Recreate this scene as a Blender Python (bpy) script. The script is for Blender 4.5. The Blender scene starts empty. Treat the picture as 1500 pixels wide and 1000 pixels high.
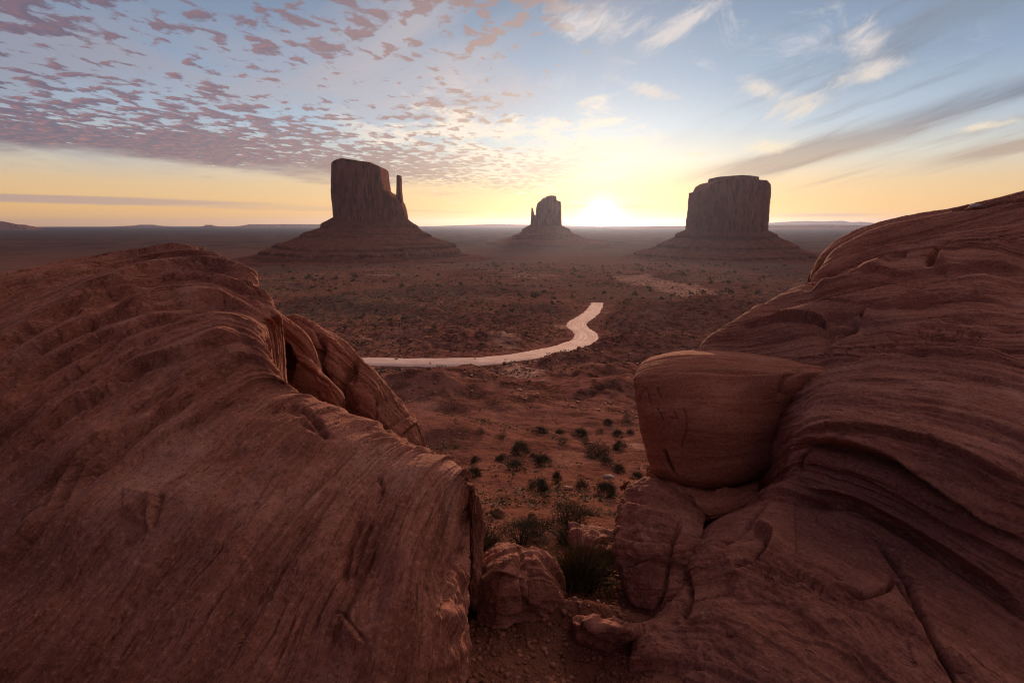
import bpy, math, random
import numpy as np

S = bpy.context.scene
COL = S.collection
PITCH = math.radians(11.67)
LENS = 20.0
F = LENS / 36.0 * 1500.0

# ------------------------------------------------------------------ camera
cam_d = bpy.data.cameras.new("camera")
cam_d.lens = LENS
cam_d.sensor_width = 36.0
cam_d.clip_start = 0.05
cam_d.clip_end = 90000.0
cam = bpy.data.objects.new("camera", cam_d)
cam.location = (0, 0, 0)
cam.rotation_euler = (math.pi / 2 - PITCH, 0, 0)
COL.objects.link(cam)
S.camera = cam

# ------------------------------------------------------------------ render / exposure
S.render.engine = 'CYCLES'
S.view_settings.view_transform = 'Standard'
S.view_settings.look = 'None'
S.view_settings.exposure = 0.12
S.view_settings.gamma = 1.0
S.view_settings.use_curve_mapping = False
S.cycles.max_bounces = 6
S.cycles.diffuse_bounces = 3
S.cycles.glossy_bounces = 2
S.cycles.volume_bounces = 1
S.cycles.use_denoising = True
S.cycles.denoising_prefilter = 'NONE'
S.cycles.denoising_input_passes = 'RGB_ALBEDO_NORMAL'
S.cycles.filter_width = 1.15
S.cycles.sample_clamp_indirect = 4.0

# ------------------------------------------------------------------ sun
SUN_AZ = math.atan2((876 - 750) / F, math.cos(PITCH))     # to the right of straight ahead
SUN_EL = math.radians(7.5)
sun_d = bpy.data.lights.new("sun", 'SUN')
sun_d.energy = 3.8
sun_d.angle = math.radians(3.0)
sun_d.color = (1.0, 0.56, 0.33)
sun = bpy.data.objects.new("sun", sun_d)
sun.rotation_euler = (math.pi / 2 - SUN_EL, 0, math.pi - SUN_AZ)
COL.objects.link(sun)


# ------------------------------------------------------------------ node expressions
class V:
    """a node socket (or constant) that builds Math nodes when combined"""
    def __init__(s, nt, sock):
        s.nt, s.s = nt, sock
    def _m(s, op, *a, clamp=False):
        n = s.nt.nodes.new('ShaderNodeMath'); n.operation = op; n.use_clamp = clamp
        for i, q in enumerate(a):
            if isinstance(q, V): s.nt.links.new(q.s, n.inputs[i])
            else: n.inputs[i].default_value = q
        return V(s.nt, n.outputs[0])
    def __add__(s, o): return s._m('ADD', s, o)
    __radd__ = __add__
    def __sub__(s, o): return s._m('SUBTRACT', s, o)
    def __rsub__(s, o): return s._m('SUBTRACT', o, s)
    def __mul__(s, o): return s._m('MULTIPLY', s, o)
    __rmul__ = __mul__
    def __truediv__(s, o): return s._m('DIVIDE', s, o)
    def __rtruediv__(s, o): return s._m('DIVIDE', o, s)
    def __pow__(s, o): return s._m('POWER', s, o)
    def __neg__(s): return s._m('MULTIPLY', s, -1.0)
    def exp(s): return s._m('EXPONENT', s)
    def abs(s): return s._m('ABSOLUTE', s)
    def max(s, o): return s._m('MAXIMUM', s, o)
    def min(s, o): return s._m('MINIMUM', s, o)
    def clamp(s): return s._m('ADD', s, 0.0, clamp=True)
    def atan2(s, o): return s._m('ARCTAN2', s, o)
    def step(s, lo, hi):
        n = s.nt.nodes.new('ShaderNodeMapRange'); n.interpolation_type = 'SMOOTHSTEP'
        if lo > hi:
            n.inputs['From Min'].default_value = hi; n.inputs['From Max'].default_value = lo
            n.inputs['To Min'].default_value = 1.0; n.inputs['To Max'].default_value = 0.0
        else:
            n.inputs['From Min'].default_value = lo; n.inputs['From Max'].default_value = hi
        s.nt.links.new(s.s, n.inputs['Value'])
        return V(s.nt, n.outputs['Result'])
    def ramp(s, stops, interp='LINEAR'):
        n = s.nt.nodes.new('ShaderNodeValToRGB'); r = n.color_ramp; r.interpolation = interp
        while len(r.elements) < len(stops): r.elements.new(0.5)
        for e, (p, c) in zip(r.elements, stops):
            e.position = p; e.color = (c[0], c[1], c[2], 1)
        s.nt.links.new(s.s, n.inputs['Fac'])
        return V(s.nt, n.outputs['Color'])


def sock(nt, v, s):
    if isinstance(v, V): nt.links.new(v.s, s)
    elif isinstance(v, (tuple, list)): s.default_value = tuple(v) + ((1.0,) if len(v) == 3 and len(s.default_value) == 4 else ())
    else: s.default_value = v


def xyz(nt, x, y, z):
    n = nt.nodes.new('ShaderNodeCombineXYZ')
    for i, q in enumerate((x, y, z)): sock(nt, q, n.inputs[i])
    return V(nt, n.outputs[0])


def sep(nt, v):
    n = nt.nodes.new('ShaderNodeSeparateXYZ'); nt.links.new(v.s, n.inputs[0])
    return [V(nt, o) for o in n.outputs]


def noise(nt, vec, scale=1.0, detail=4.0, rough=0.5, dist=0.0):
    n = nt.nodes.new('ShaderNodeTexNoise')
    nt.links.new(vec.s, n.inputs['Vector'])
    n.inputs['Scale'].default_value = scale; n.inputs['Detail'].default_value = detail
    n.inputs['Roughness'].default_value = rough; n.inputs['Distortion'].default_value = dist
    return V(nt, n.outputs['Fac'])


def voro(nt, vec, scale=1.0, feature='F1', rnd=1.0):
    n = nt.nodes.new('ShaderNodeTexVoronoi'); n.feature = feature
    nt.links.new(vec.s, n.inputs['Vector'])
    n.inputs['Scale'].default_value = scale; n.inputs['Randomness'].default_value = rnd
    return V(nt, n.outputs['Distance'])


def mix(nt, f, a, b, mode='MIX'):
    n = nt.nodes.new('ShaderNodeMix'); n.data_type = 'RGBA'; n.blend_type = mode
    n.clamp_factor = True
    sock(nt, f, n.inputs[0])
    for q, i in ((a, 6), (b, 7)): sock(nt, q, n.inputs[i])
    return V(nt, n.outputs[2])


# ------------------------------------------------------------------ world: dawn sky with clouds
def build_world():
    w = bpy.data.worlds.new("World"); S.world = w; w.use_nodes = True
    nt = w.node_tree; nt.nodes.clear()
    out = nt.nodes.new('ShaderNodeOutputWorld'); bg = nt.nodes.new('ShaderNodeBackground')
    nt.links.new(bg.outputs[0], out.inputs[0])
    bg.inputs['Strength'].default_value = 0.1
    tc = nt.nodes.new('ShaderNodeTexCoord')
    d = V(nt, tc.outputs['Generated'])
    x, y, z = sep(nt, d)
    sky = nt.nodes.new('ShaderNodeTexSky'); sky.sky_type = 'NISHITA'; sky.sun_disc = False
    sky.sun_elevation = SUN_EL; sky.sun_rotation = SUN_AZ
    sky.altitude = 1600.0; sky.air_density = 1.0; sky.dust_density = 1.5; sky.ozone_density = 2.0
    nish = V(nt, sky.outputs[0])
    az = x.atan2(y)
    el = z.max(0.0)
    # dawn gradient of the clear air in view
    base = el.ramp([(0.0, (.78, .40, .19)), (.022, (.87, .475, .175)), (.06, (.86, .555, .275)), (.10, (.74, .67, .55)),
                    (.15, (.54, .61, .68)), (.22, (.35, .44, .57)), (.33, (.215, .285, .405)), (.40, (.32, .36, .44)), (.53, (2.7, 1.85, 1.46)), (.76, (2.3, 1.58, 1.28)), (1.0, (1.2, .88, .78))])  # bright upper stops: unseen band added as key light for the rock tops
    # closeness to the sun
    sx, sy, sz = math.sin(SUN_AZ), math.cos(SUN_AZ), math.tan(math.radians(0.35))
    dot = x * sx + y * sy + z * sz
    q = (1.0 - dot).max(0.0)
    wide = (q * -5.0).exp()
    mid = (q * -28.0).exp()
    near = (q * -350.0).exp()
    base = mix(nt, 0.15, base, mix(nt, 1.0, nish, (.12, .12, .12), 'MULTIPLY'))
    dark_l = 1.0 - wide
    base = mix(nt, dark_l * (el.step(.03, .14) * .45 + .30), base, mix(nt, 1.0, base, (.58, .62, .70), 'MULTIPLY'))
    # darker western sky behind the viewer, dimmed up to the zenith to cut fill light
    base = mix(nt, dot.step(.70, .02), base, mix(nt, 1.0, base, (.34, .28, .29), 'MULTIPLY'))
    # cloud layers are laid out on a flat layer high above
    zz = z.max(0.0) + 0.045
    px, py = x / zz, y / zz
    P = xyz(nt, px, py, 0.0)
    warp = noise(nt, P, 1.3, 3, .55)
    big = noise(nt, xyz(nt, px * .9, py * .7, 3.1), 1.0, 3, .55)
    huge = noise(nt, xyz(nt, px * .30, py * .26, 8.7), 1.0, 2, .5)
    def patch(a0, e0, ra, re, tilt=0.0):
        da = (az - a0) / ra; de = (el - e0 - (az - a0) * tilt) / re
        return (-(da * da + de * de)).exp()
    # --- small puffs (left half of the view)
    def puffs(dx, dy, det):
        return noise(nt, xyz(nt, px * 9.5 + warp * 1.3 + dx, py * 6.6 + dy + warp * .8, 1.7), 1.0, det, .55, 0.2)
    puff = puffs(0, 0, 6)
    left = az.step(0.20, -0.02)
    floor_ = (el + az.min(0.0) * 0.062 + (big - .5) * .035 + (warp - .5) * .03).step(.040, .070)
    dense = el.step(.215, .13) * az.step(.12, -.35)
    some = el.step(.15, .08)
    cover = dense * .135 + some * .08 + (huge - .5) * .42 + (big - .5) * .34 + el * .30 + az.min(0.0) * -.06 - .03
    pd = (puff + cover).step(0.545, 0.655) * floor_ * left
    # --- veils on the left
    veil = noise(nt, xyz(nt, px * .7 + py * .3, py * .35 - px * .2, 5.0), 1.0, 5, .55, .6)
    vd = veil.step(.40, .72) * az.step(0.35, -0.05) * el.step(.05, .12) * 0.8
    # --- cream cloud lit from behind above the sun
    cn = noise(nt, xyz(nt, px * 2.4 + warp, py * 1.3, 4.4), 1.0, 6, .6, .4)
    cd = (cn + patch(.10, .105, .17, .045) * .22 + patch(-.1, .15, .2, .05) * .13).step(.58, .76) * az.step(.32, .2) * az.step(-.35, -.15) * el.step(.25, .17)
    # --- grey streaks on the right, rising to the right
    ca, sa = math.cos(0.5), math.sin(0.5)
    rx, ry = px * ca + py * sa, py * ca - px * sa
    st = noise(nt, xyz(nt, (az - el * .6) * 5.0, (el - az * .28) * 42.0, 2.2), 1.0, 6, .62, .5)
    st3 = noise(nt, xyz(nt, (az - el * .6) * 9.0, (el - az * .28) * 20.0, 7.2), 1.0, 6, .6, .5)
    bandA = patch(.66, .158, .26, .018, .27)
    bandB = patch(.60, .245, .28, .045, .36)
    bandC = patch(.44, .098, .14, .016, .16)
    bandD = patch(.72, .100, .15, .010, .13)
    sd = (bandA * (st * 1.5 + .22 + (st3 - .5) * .9) + bandB * (st3 * 1.6 - .28) + bandC * (st * 1.6 - .05) + bandD * (st * 1.6 - .08)).step(.08, .95)
    thin = st.step(.48, .74) * az.step(.28, .5) * el.step(.04, .07) * .5
    # --- small bright clouds and cirrus on the right
    bn = noise(nt, xyz(nt, az * 26.0 - el * 10.0, el * 46.0 - az * 14.0, 6.2), 1.0, 6, .66, .7)
    bm = (patch(.535, .205, .05, .012, .2) + patch(.52, .245, .035, .03) + patch(.445, .165, .06, .018, .25) + patch(.39, .198, .045, .018, -.3) + patch(.67, .125, .05, .007, .1)
          + patch(.12, .30, .10, .03, -.1) + patch(.27, .29, .07, .02, .5) + patch(.22, .205, .07, .014, -.3) + patch(.30, .108, .03, .006) + patch(.40, .115, .05, .014))
    wd = (bn * 1.1 - .72 + bm * .62).step(.05, .62)
    cir = noise(nt, xyz(nt, (az - el * .9) * 7.0, (el + az * .3) * 14.0, 12.2), 1.0, 7, .7, 1.2)
    cid = cir.step(.50, .78) * el.step(.13, .24) * az.step(-.12, .1) * .55
    # --- thin low bars near the horizon
    bar = noise(nt, xyz(nt, az * 2.6, el * 60.0, 9.0), 1.0, 5, .6, .3)
    lowl = patch(-.64, .033, .26, .0065, -.012)
    lowr = patch(.50, .013, .13, .0045) + patch(.16, .028, .10, .006) * .8 + patch(-.22, .022, .2, .005) * .6
    bd = ((bar - .5) * 1.5 + lowl * 1.1 + lowr * .8 - .16).step(.05, .55) * el.step(.004, .012) * el.step(.085, .05) * .8
    # colours of the clouds under a low sun
    lit = (puff - puffs(-.16, -.26, 4)) * 3.6 + .16
    ccol = mix(nt, lit.clamp() * (el.step(.36, .06) * .50 + .15), (.088, .076, .135), (.50, .175, .15))
    ccol = mix(nt, wide * .45, ccol, (.72, .43, .33))
    ccol = mix(nt, mid * .8, ccol, (1.0, .80, .55))
    vcol = mix(nt, wide, (.20, .225, .31), (.72, .60, .56))
    scol = mix(nt, el.step(.08, .17), (.52, .40, .31), (.23, .26, .32))
    wcol = mix(nt, el.step(.08, .25), (.95, .78, .54), (.74, .66, .62))
    bcol = mix(nt, wide, (.36, .26, .27), (.78, .52, .33))
    c = mix(nt, vd, base, vcol)
    c = mix(nt, cid, c, mix(nt, wide, (.45, .47, .55), (.80, .74, .70)))
    c = mix(nt, (sd * .85 + thin).clamp(), c, scol)
    c = mix(nt, wd * .8, c, wcol)
    c = mix(nt, cd * .75, c, (1.0, .84, .66))
    c = mix(nt, bd, c, bcol)
    c = mix(nt, pd * .85, c, ccol)
    # forward-scattered glow round the sun
    def scaled(f, col):
        return mix(nt, 1.0, xyz(nt, f, f, f), col, 'MULTIPLY')
    c = mix(nt, 1.0, c, scaled(mid, (.07, .05, .03)), 'ADD')
    c = mix(nt, 1.0, c, scaled(near, (.20, .14, .075)), 'ADD')
    c = mix(nt, 1.0, c, scaled((q * -3000.0).exp(), (2.2, 1.9, 1.3)), 'ADD')
    c = mix(nt, 1.0, c, scaled((q * -40000.0).exp(), (25.0, 22.0, 16.0)), 'ADD')
    # below the horizon: dim reddish ground light
    c = mix(nt, z.step(0.0, -0.02), c, (.10, .06, .045))
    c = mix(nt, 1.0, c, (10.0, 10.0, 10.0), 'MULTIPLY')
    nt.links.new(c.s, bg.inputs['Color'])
    w.cycles.sampling_method = 'MANUAL'
    w.cycles.sample_map_resolution = 1024

build_world()


# ------------------------------------------------------------------ numpy helpers
def _hash(ix, iy, iz, seed):
    h = (ix.astype(np.int64) * 374761393 + iy.astype(np.int64) * 668265263 + iz.astype(np.int64) * 1442695041 + seed * 974711) & 0xFFFFFFFF
    h = ((h ^ (h >> 13)) * 1274126177) & 0xFFFFFFFF
    h = ((h ^ (h >> 15)) * 2246822519) & 0xFFFFFFFF
    return h ^ (h >> 16)


def pn(x, y, z=0.0, seed=0):
    """gradient noise, about -1..1"""
    x, y, z = np.broadcast_arrays(np.asarray(x, float), np.asarray(y, float), np.asarray(z, float))
    ix, iy, iz = np.floor(x).astype(np.int64), np.floor(y).astype(np.int64), np.floor(z).astype(np.int64)
    fx, fy, fz = x - ix, y - iy, z - iz
    u, v, w = (t * t * t * (t * (t * 6 - 15) + 10) for t in (fx, fy, fz))
    def g(dx, dy, dz):
        h = _hash(ix + dx, iy + dy, iz + dz, seed)
        return (((h & 1023) / 511.5 - 1) * (fx - dx) + (((h >> 10) & 1023) / 511.5 - 1) * (fy - dy) + (((h >> 20) & 1023) / 511.5 - 1) * (fz - dz))
    def l(a, b, t): return a + (b - a) * t
    if np.all(z == z.flat[0]) and z.size and float(z.flat[0]) == math.floor(float(z.flat[0])):
        r = l(l(g(0, 0, 0), g(1, 0, 0), u), l(g(0, 1, 0), g(1, 1, 0), u), v)
    else:
        r = l(l(l(g(0, 0, 0), g(1, 0, 0), u), l(g(0, 1, 0), g(1, 1, 0), u), v),
              l(l(g(0, 0, 1), g(1, 0, 1), u), l(g(0, 1, 1), g(1, 1, 1), u), v), w)
    return r * 1.25


def fbm(x, y, z=0.0, oct=4, seed=0, gain=0.5, lac=2.03):
    r = 0.0; a = 1.0
    x, y, z = np.asarray(x, float), np.asarray(y, float), np.asarray(z, float)
    for k in range(oct):
        r = r + a * pn(x, y, z, seed + k * 17); x = x * lac; y = y * lac; z = z * lac; a *= gain
    return r


def sst(v, lo, hi):
    t = np.clip((v - lo) / (hi - lo), 0, 1)
    return t * t * (3 - 2 * t)


def ray(px, py):
    cx, cy = (px - 750.0) / F, (500.0 - py) / F
    return np.array([cx, math.cos(PITCH) + cy * math.sin(PITCH), -math.sin(PITCH) + cy * math.cos(PITCH)])


def W(px, py, Y):
    """world point seen at photo position (px, py) at forward distance Y metres"""
    r = ray(px, py)
    return r * (Y / r[1])


def project(p):
    """photo position of world points (n,3)"""
    c, s = math.cos(PITCH), math.sin(PITCH)
    dep = p[..., 1] * c - p[..., 2] * s
    up = p[..., 1] * s + p[..., 2] * c
    dep = np.where(dep < 0.05, 0.05, dep)
    return 750 + F * p[..., 0] / dep, 500 - F * up / dep


def mesh_obj(name, verts, faces, mat=None, parent=None, smooth=True, uv=None, attrs=None, link=True):
    me = bpy.data.meshes.new(name)
    verts = np.asarray(verts, np.float32); faces = np.asarray(faces, np.int32)
    n = faces.shape[1]
    me.vertices.add(len(verts)); me.vertices.foreach_set('co', verts.ravel())
    me.loops.add(faces.size); me.loops.foreach_set('vertex_index', faces.ravel())
    me.polygons.add(len(faces)); me.polygons.foreach_set('loop_start', np.arange(0, faces.size, n, dtype=np.int32))
    if smooth: me.polygons.foreach_set('use_smooth', np.ones(len(faces), bool))
    me.update(calc_edges=True); me.validate()
    if uv is not None:
        l = me.uv_layers.new(name='flow'); l.data.foreach_set('uv', np.asarray(uv, np.float32)[faces.ravel()].ravel())
    for k, a in (attrs or {}).items():
        t = me.attributes.new(k, 'FLOAT', 'POINT'); t.data.foreach_set('value', np.asarray(a, np.float32).ravel())
    if mat: me.materials.append(mat)
    o = bpy.data.objects.new(name, me)
    if link: COL.objects.link(o)
    if parent: o.parent = parent
    return o


def grid_faces(nr, nc, wrap=False):
    a = np.arange(nr * nc).reshape(nr, nc)
    if wrap: a = np.concatenate([a, a[:, :1]], 1)
    return np.stack([a[:-1, :-1], a[:-1, 1:], a[1:, 1:], a[1:, :-1]], -1).reshape(-1, 4)


def tag(o, label=None, cat=None, group=None, kind=None):
    if label: o['label'] = label
    if cat: o['category'] = cat
    if group: o['group'] = group
    if kind: o['kind'] = kind
    return o


def thing(name, loc, label, cat, group=None):
    o = bpy.data.objects.new(name, None); o.empty_display_size = 0.2
    o.location = loc; COL.objects.link(o)
    return tag(o, label, cat, group)


def new_mat(name):
    m = bpy.data.materials.new(name); m.use_nodes = True
    nt = m.node_tree
    b = nt.nodes['Principled BSDF']
    b.inputs['Specular IOR Level'].default_value = 0.25
    return m, nt, b


def bump(nt, b, h, strength, dist):
    n = nt.nodes.new('ShaderNodeBump'); n.inputs['Strength'].default_value = strength; n.inputs['Distance'].default_value = dist
    nt.links.new(h.s, n.inputs['Height'])
    prev = b.inputs['Normal'].links
    if prev: nt.links.new(prev[0].from_socket, n.inputs['Normal'])
    nt.links.new(n.outputs[0], b.inputs['Normal'])


# ------------------------------------------------------------------ terrain
_PR = np.array([0.5, 3.4, 4.4, 5.2, 7, 9.5, 16, 25, 42, 75, 120, 170, 320, 520, 850, 1350, 2000, 2600, 4000, 40000])
_PZ = np.array([-2.9, -3.13, -3.4, -3.62, -4.3, -5.2, -7.5, -10.2, -14.3, -21.5, -29, -35, -46, -56, -71, -89, -97, -100, -101, -104])


def profile(r):
    return np.interp(np.log(np.maximum(r, .5)), np.log(_PR), _PZ)


def ground_hit(px, py):
    """where the sight line at a photo position meets the smooth hillside"""
    r = ray(px, py); r = r / r[1]
    lo = np.geomspace(2, 30000, 6000)
    pts = lo[:, None] * r[None, :]
    below = pts[:, 2] < profile(np.hypot(pts[:, 0], pts[:, 1]))
    i = int(np.argmax(below)) if below.any() else len(lo) - 1
    return pts[i]


ROAD_PX = [(430, 531), (500, 530), (545, 529), (600, 530), (660, 530), (705, 528), (745, 524), (785, 518), (820, 511), (845, 503), (858, 495),
           (856, 486), (846, 479), (846, 472), (858, 464), (867, 457), (872, 450), (875, 443.5)]
ROAD = np.array([ground_hit(*p)[:2] for p in ROAD_PX])


def catmull(P, n):
    """n points along a Catmull-Rom curve through P (k,d)"""
    P = np.asarray(P, float); k = len(P)
    t = np.linspace(0, k - 1 - 1e-9, n); i = t.astype(int); f = (t - i)[:, None]
    Q = np.vstack([2 * P[0] - P[1], P, 2 * P[-1] - P[-2]])
    a, b, c, d = Q[i], Q[i + 1], Q[i + 2], Q[i + 3]
    return 0.5 * (2 * b + (c - a) * f + (2 * a - 5 * b + 4 * c - d) * f ** 2 + (3 * b - a - 3 * c + d) * f ** 3)


ROAD_C = catmull(ROAD, 260)
ROAD_Z = profile(np.hypot(ROAD_C[:, 0], ROAD_C[:, 1]))


def near_polyline(x, y, C):
    best = np.full(x.shape, 1e9); idx = np.zeros(x.shape, int)
    for i in range(len(C)):
        d = (x - C[i, 0]) ** 2 + (y - C[i, 1]) ** 2
        m = d < best; best[m] = d[m]; idx[m] = i
    return np.sqrt(best), idx


# mounds and hollows of the valley floor: photo position, half sizes across / along the view (m), height (m)
MOUNDS = []
for px, py, sx, sy, h in [
        (1010, 470, 34, 22, 7.5), (1090, 478, 30, 24, 7.0), (950, 452, 30, 16, 4.0), (1130, 452, 40, 26, 6.0),
        (965, 408, 42, 26, 6.0), (700, 505, 22, 9, 3.0), (640, 490, 20, 10, 2.6), (590, 496, 18, 7, -2.2), (735, 470, 26, 14, 4.0),
        (800, 455, 20, 10, 3.2), (560, 455, 34, 18, 4.5), (480, 450, 40, 16, 6.0), (610, 430, 50, 24, 4.5), (760, 428, 44, 24, 4.5),
        (830, 535, 9, 5, 1.8), (790, 530, 5, 3, 1.6), (885, 560, 11, 6, 2.4), (930, 585, 9, 6, 2.0), (600, 600, 9, 8, 3.0), (660, 570, 9, 7, 2.2),
        (640, 650, 4.5, 4, 1.4), (900, 520, 16, 8, 2.5), (980, 530, 20, 10, 4.5), (540, 410, 70, 30, 4), (420, 420, 80, 40, 5),
        (1100, 420, 60, 30, 4), (700, 400, 90, 40, 4)]:
    c = ground_hit(px, py); MOUNDS.append((c[0], c[1], sx, sy, h))


def height(x, y, fine=True):
    x = np.asarray(x, float); y = np.asarray(y, float)
    r = np.hypot(x, y); az = np.abs(np.arctan2(x, y))
    back = sst(az, 1.6, 2.3)
    z0 = profile(r) * (1 - back) + np.maximum(profile(r), -4.0) * back
    z = z0.copy()
    for mx, my, sx, sy, h in MOUNDS:
        e = ((x - mx) / sx) ** 2 + ((y - my) / sy) ** 2
        m = e < 12
        if m.any(): z[m] += h * np.exp(-e[m] * 0.9)
    # eroded slopes in the middle distance
    mid = sst(r, 22, 45) * (1 - sst(r, 500, 1100))
    wx = x + 6 * fbm(x * .03, y * .03, 0, 3, 5); wy = y + 6 * fbm(x * .03, y * .03, 0, 3, 9)
    rid = 1 - np.abs(fbm(wx * .045 + wy * .02, wy * .03 - wx * .015, 0, 4, 21))
    amp = np.interp(r, [20, 40, 90, 200, 500], [0.2, 0.9, 1.7, 2.2, 1.8])
    z += mid * amp * (rid - .7) * 1.5
    z += mid * 1.1 * fbm(x * .018, y * .018, 0, 4, 33)
    rr2 = np.abs(fbm(wx * .16 + .05 * y, wy * .09, 0, 4, 91)); z += sst(r, 30, 60) * (1 - sst(r, 250, 450)) * .9 * (.35 - rr2)
    # ledgy strata, as steps in height
    st = sst(r, 30, 60) * (1 - sst(r, 350, 700))
    ph = z / 1.35 + .4 * fbm(x * .02, y * .02, 0, 2, 41)
    fr = ph - np.floor(ph)
    z += st * 0.5 * (sst(fr, .3, .7) - fr) * 1.35
    # far plain: low swells
    far = sst(r, 500, 1500)
    z += far * (1 - sst(r, 9000, 20000) * .6) * 3.2 * fbm(x * .0016, y * .0035, 0, 4, 51)
    if fine:
        z += (0.010 + .007 * np.minimum(r, 120)) * sst(r, 2.5, 5) * fbm(x / (.15 + .045 * r), y / (.15 + .045 * r), 0, 1, 61) * .55
        z += .035 * fbm(x * 2.3, y * 2.3, 0, 4, 71) * (1 - sst(r, 15, 40)) + .22 * fbm(x * .45, y * .45, 0, 4, 73) * sst(r, 6, 14) * (1 - sst(r, 90, 160))
    tr = np.exp(-(((x - .62) / .42) ** 2 + ((y - 3.75) / .42) ** 2) * 1.3)
    z = z - .30 * tr + .18 * np.exp(-(((x - .62) / .5) ** 2 + ((y - 4.45) / .16) ** 2))
    # the road bed
    zz = z.ravel(); xf, yf = x.ravel(), y.ravel()
    m = (xf > ROAD[:, 0].min() - 40) & (xf < ROAD[:, 0].max() + 40) & (yf > ROAD[:, 1].min() - 40) & (yf < ROAD[:, 1].max() + 40)
    if m.any():
        dd, ii = near_polyline(xf[m], yf[m], ROAD_C)
        k = 1 - sst(dd, 6.5, 17)
        zz[m] = zz[m] * (1 - k) + (ROAD_Z[ii] - 0.15) * k
    return zz.reshape(z.shape)


def gz(x, y):
    return float(height(np.array([x]), np.array([y]))[0])


def mat_ground():
    m, nt, b = new_mat("ground_dirt")
    g = nt.nodes.new('ShaderNodeNewGeometry'); p = V(nt, g.outputs['Position'])
    x, y, z = sep(nt, p)
    far_ = nt.nodes.new('ShaderNodeAttribute'); far_.attribute_name = 'dist'; r = V(nt, far_.outputs['Fac'])
    pa = nt.nodes.new('ShaderNodeAttribute'); pa.attribute_name = 'pale'; pale = V(nt, pa.outputs['Fac'])
    da = nt.nodes.new('ShaderNodeAttribute'); da.attribute_name = 'scrub'; scrub = V(nt, da.outputs['Fac'])
    n1 = noise(nt, p, .035, 6, .6); n2 = noise(nt, p, .35, 6, .65); n3 = noise(nt, p, 6.0, 6, .7); n4 = noise(nt, p, .006, 5, .6)
    red = mix(nt, n2.step(.36, .62), (.055, .023, .018), (.20, .090, .070))
    red = mix(nt, n3.step(.35, .75) * .55, red, (.25, .125, .098))
    red = mix(nt, n1.step(.52, .66) * .5, red, (.28, .150, .115))
    nearm = r.step(40, 9)
    n5 = noise(nt, xyz(nt, x * .5 + y * .2, y * .22, z * 1.2), 1.0, 7, .72)
    midm = r.step(28, 60) * r.step(420, 200)
    red = mix(nt, midm * n5.step(.54, .60) * .75, red, (.040, .016, .012)); red = mix(nt, midm * n5.step(.46, .38) * .45, red, (.27, .125, .088))
    red = mix(nt, nearm * .6, red, (.16, .066, .044))
    strat = noise(nt, xyz(nt, x * .003, y * .003, z * 1.1), 1.0, 3, .6)
    red = mix(nt, strat.step(.48, .6) * r.step(150, 400) * r.step(5000, 1500) * .45, red, (.13, .055, .042))
    pal = mix(nt, n2.step(.35, .65), (.25, .135, .10), (.46, .30, .235))
    c = mix(nt, pale * (n2 * .5 + .6), red, pal)
    # low grey-green desert scrub that covers the plain
    sc = noise(nt, xyz(nt, x * .22, y * .12, 0.0), 1.0, 5, .75)
    sc2 = noise(nt, xyz(nt, x * .008, y * .0035, 4.0), 1.0, 4, .6)
    scm = scrub * (sc + sc2 * .5).step(.70, .84)
    c = mix(nt, scm * .8, c, mix(nt, n2, (.050, .042, .032), (.20, .150, .112)))
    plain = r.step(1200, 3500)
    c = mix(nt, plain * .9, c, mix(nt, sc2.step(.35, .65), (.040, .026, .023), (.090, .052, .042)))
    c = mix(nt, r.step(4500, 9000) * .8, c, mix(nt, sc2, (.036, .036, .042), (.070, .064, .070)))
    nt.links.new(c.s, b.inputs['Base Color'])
    b.inputs['Roughness'].default_value = .95
    b.inputs['Specular IOR Level'].default_value = 0.0
    bump(nt, b, n2, .8, .8); bump(nt, b, n5, .7, .5); bump(nt, b, n3, .7, .06)
    peb = voro(nt, p, 38.0); bump(nt, b, peb, .5 , .012)
    return m


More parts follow.
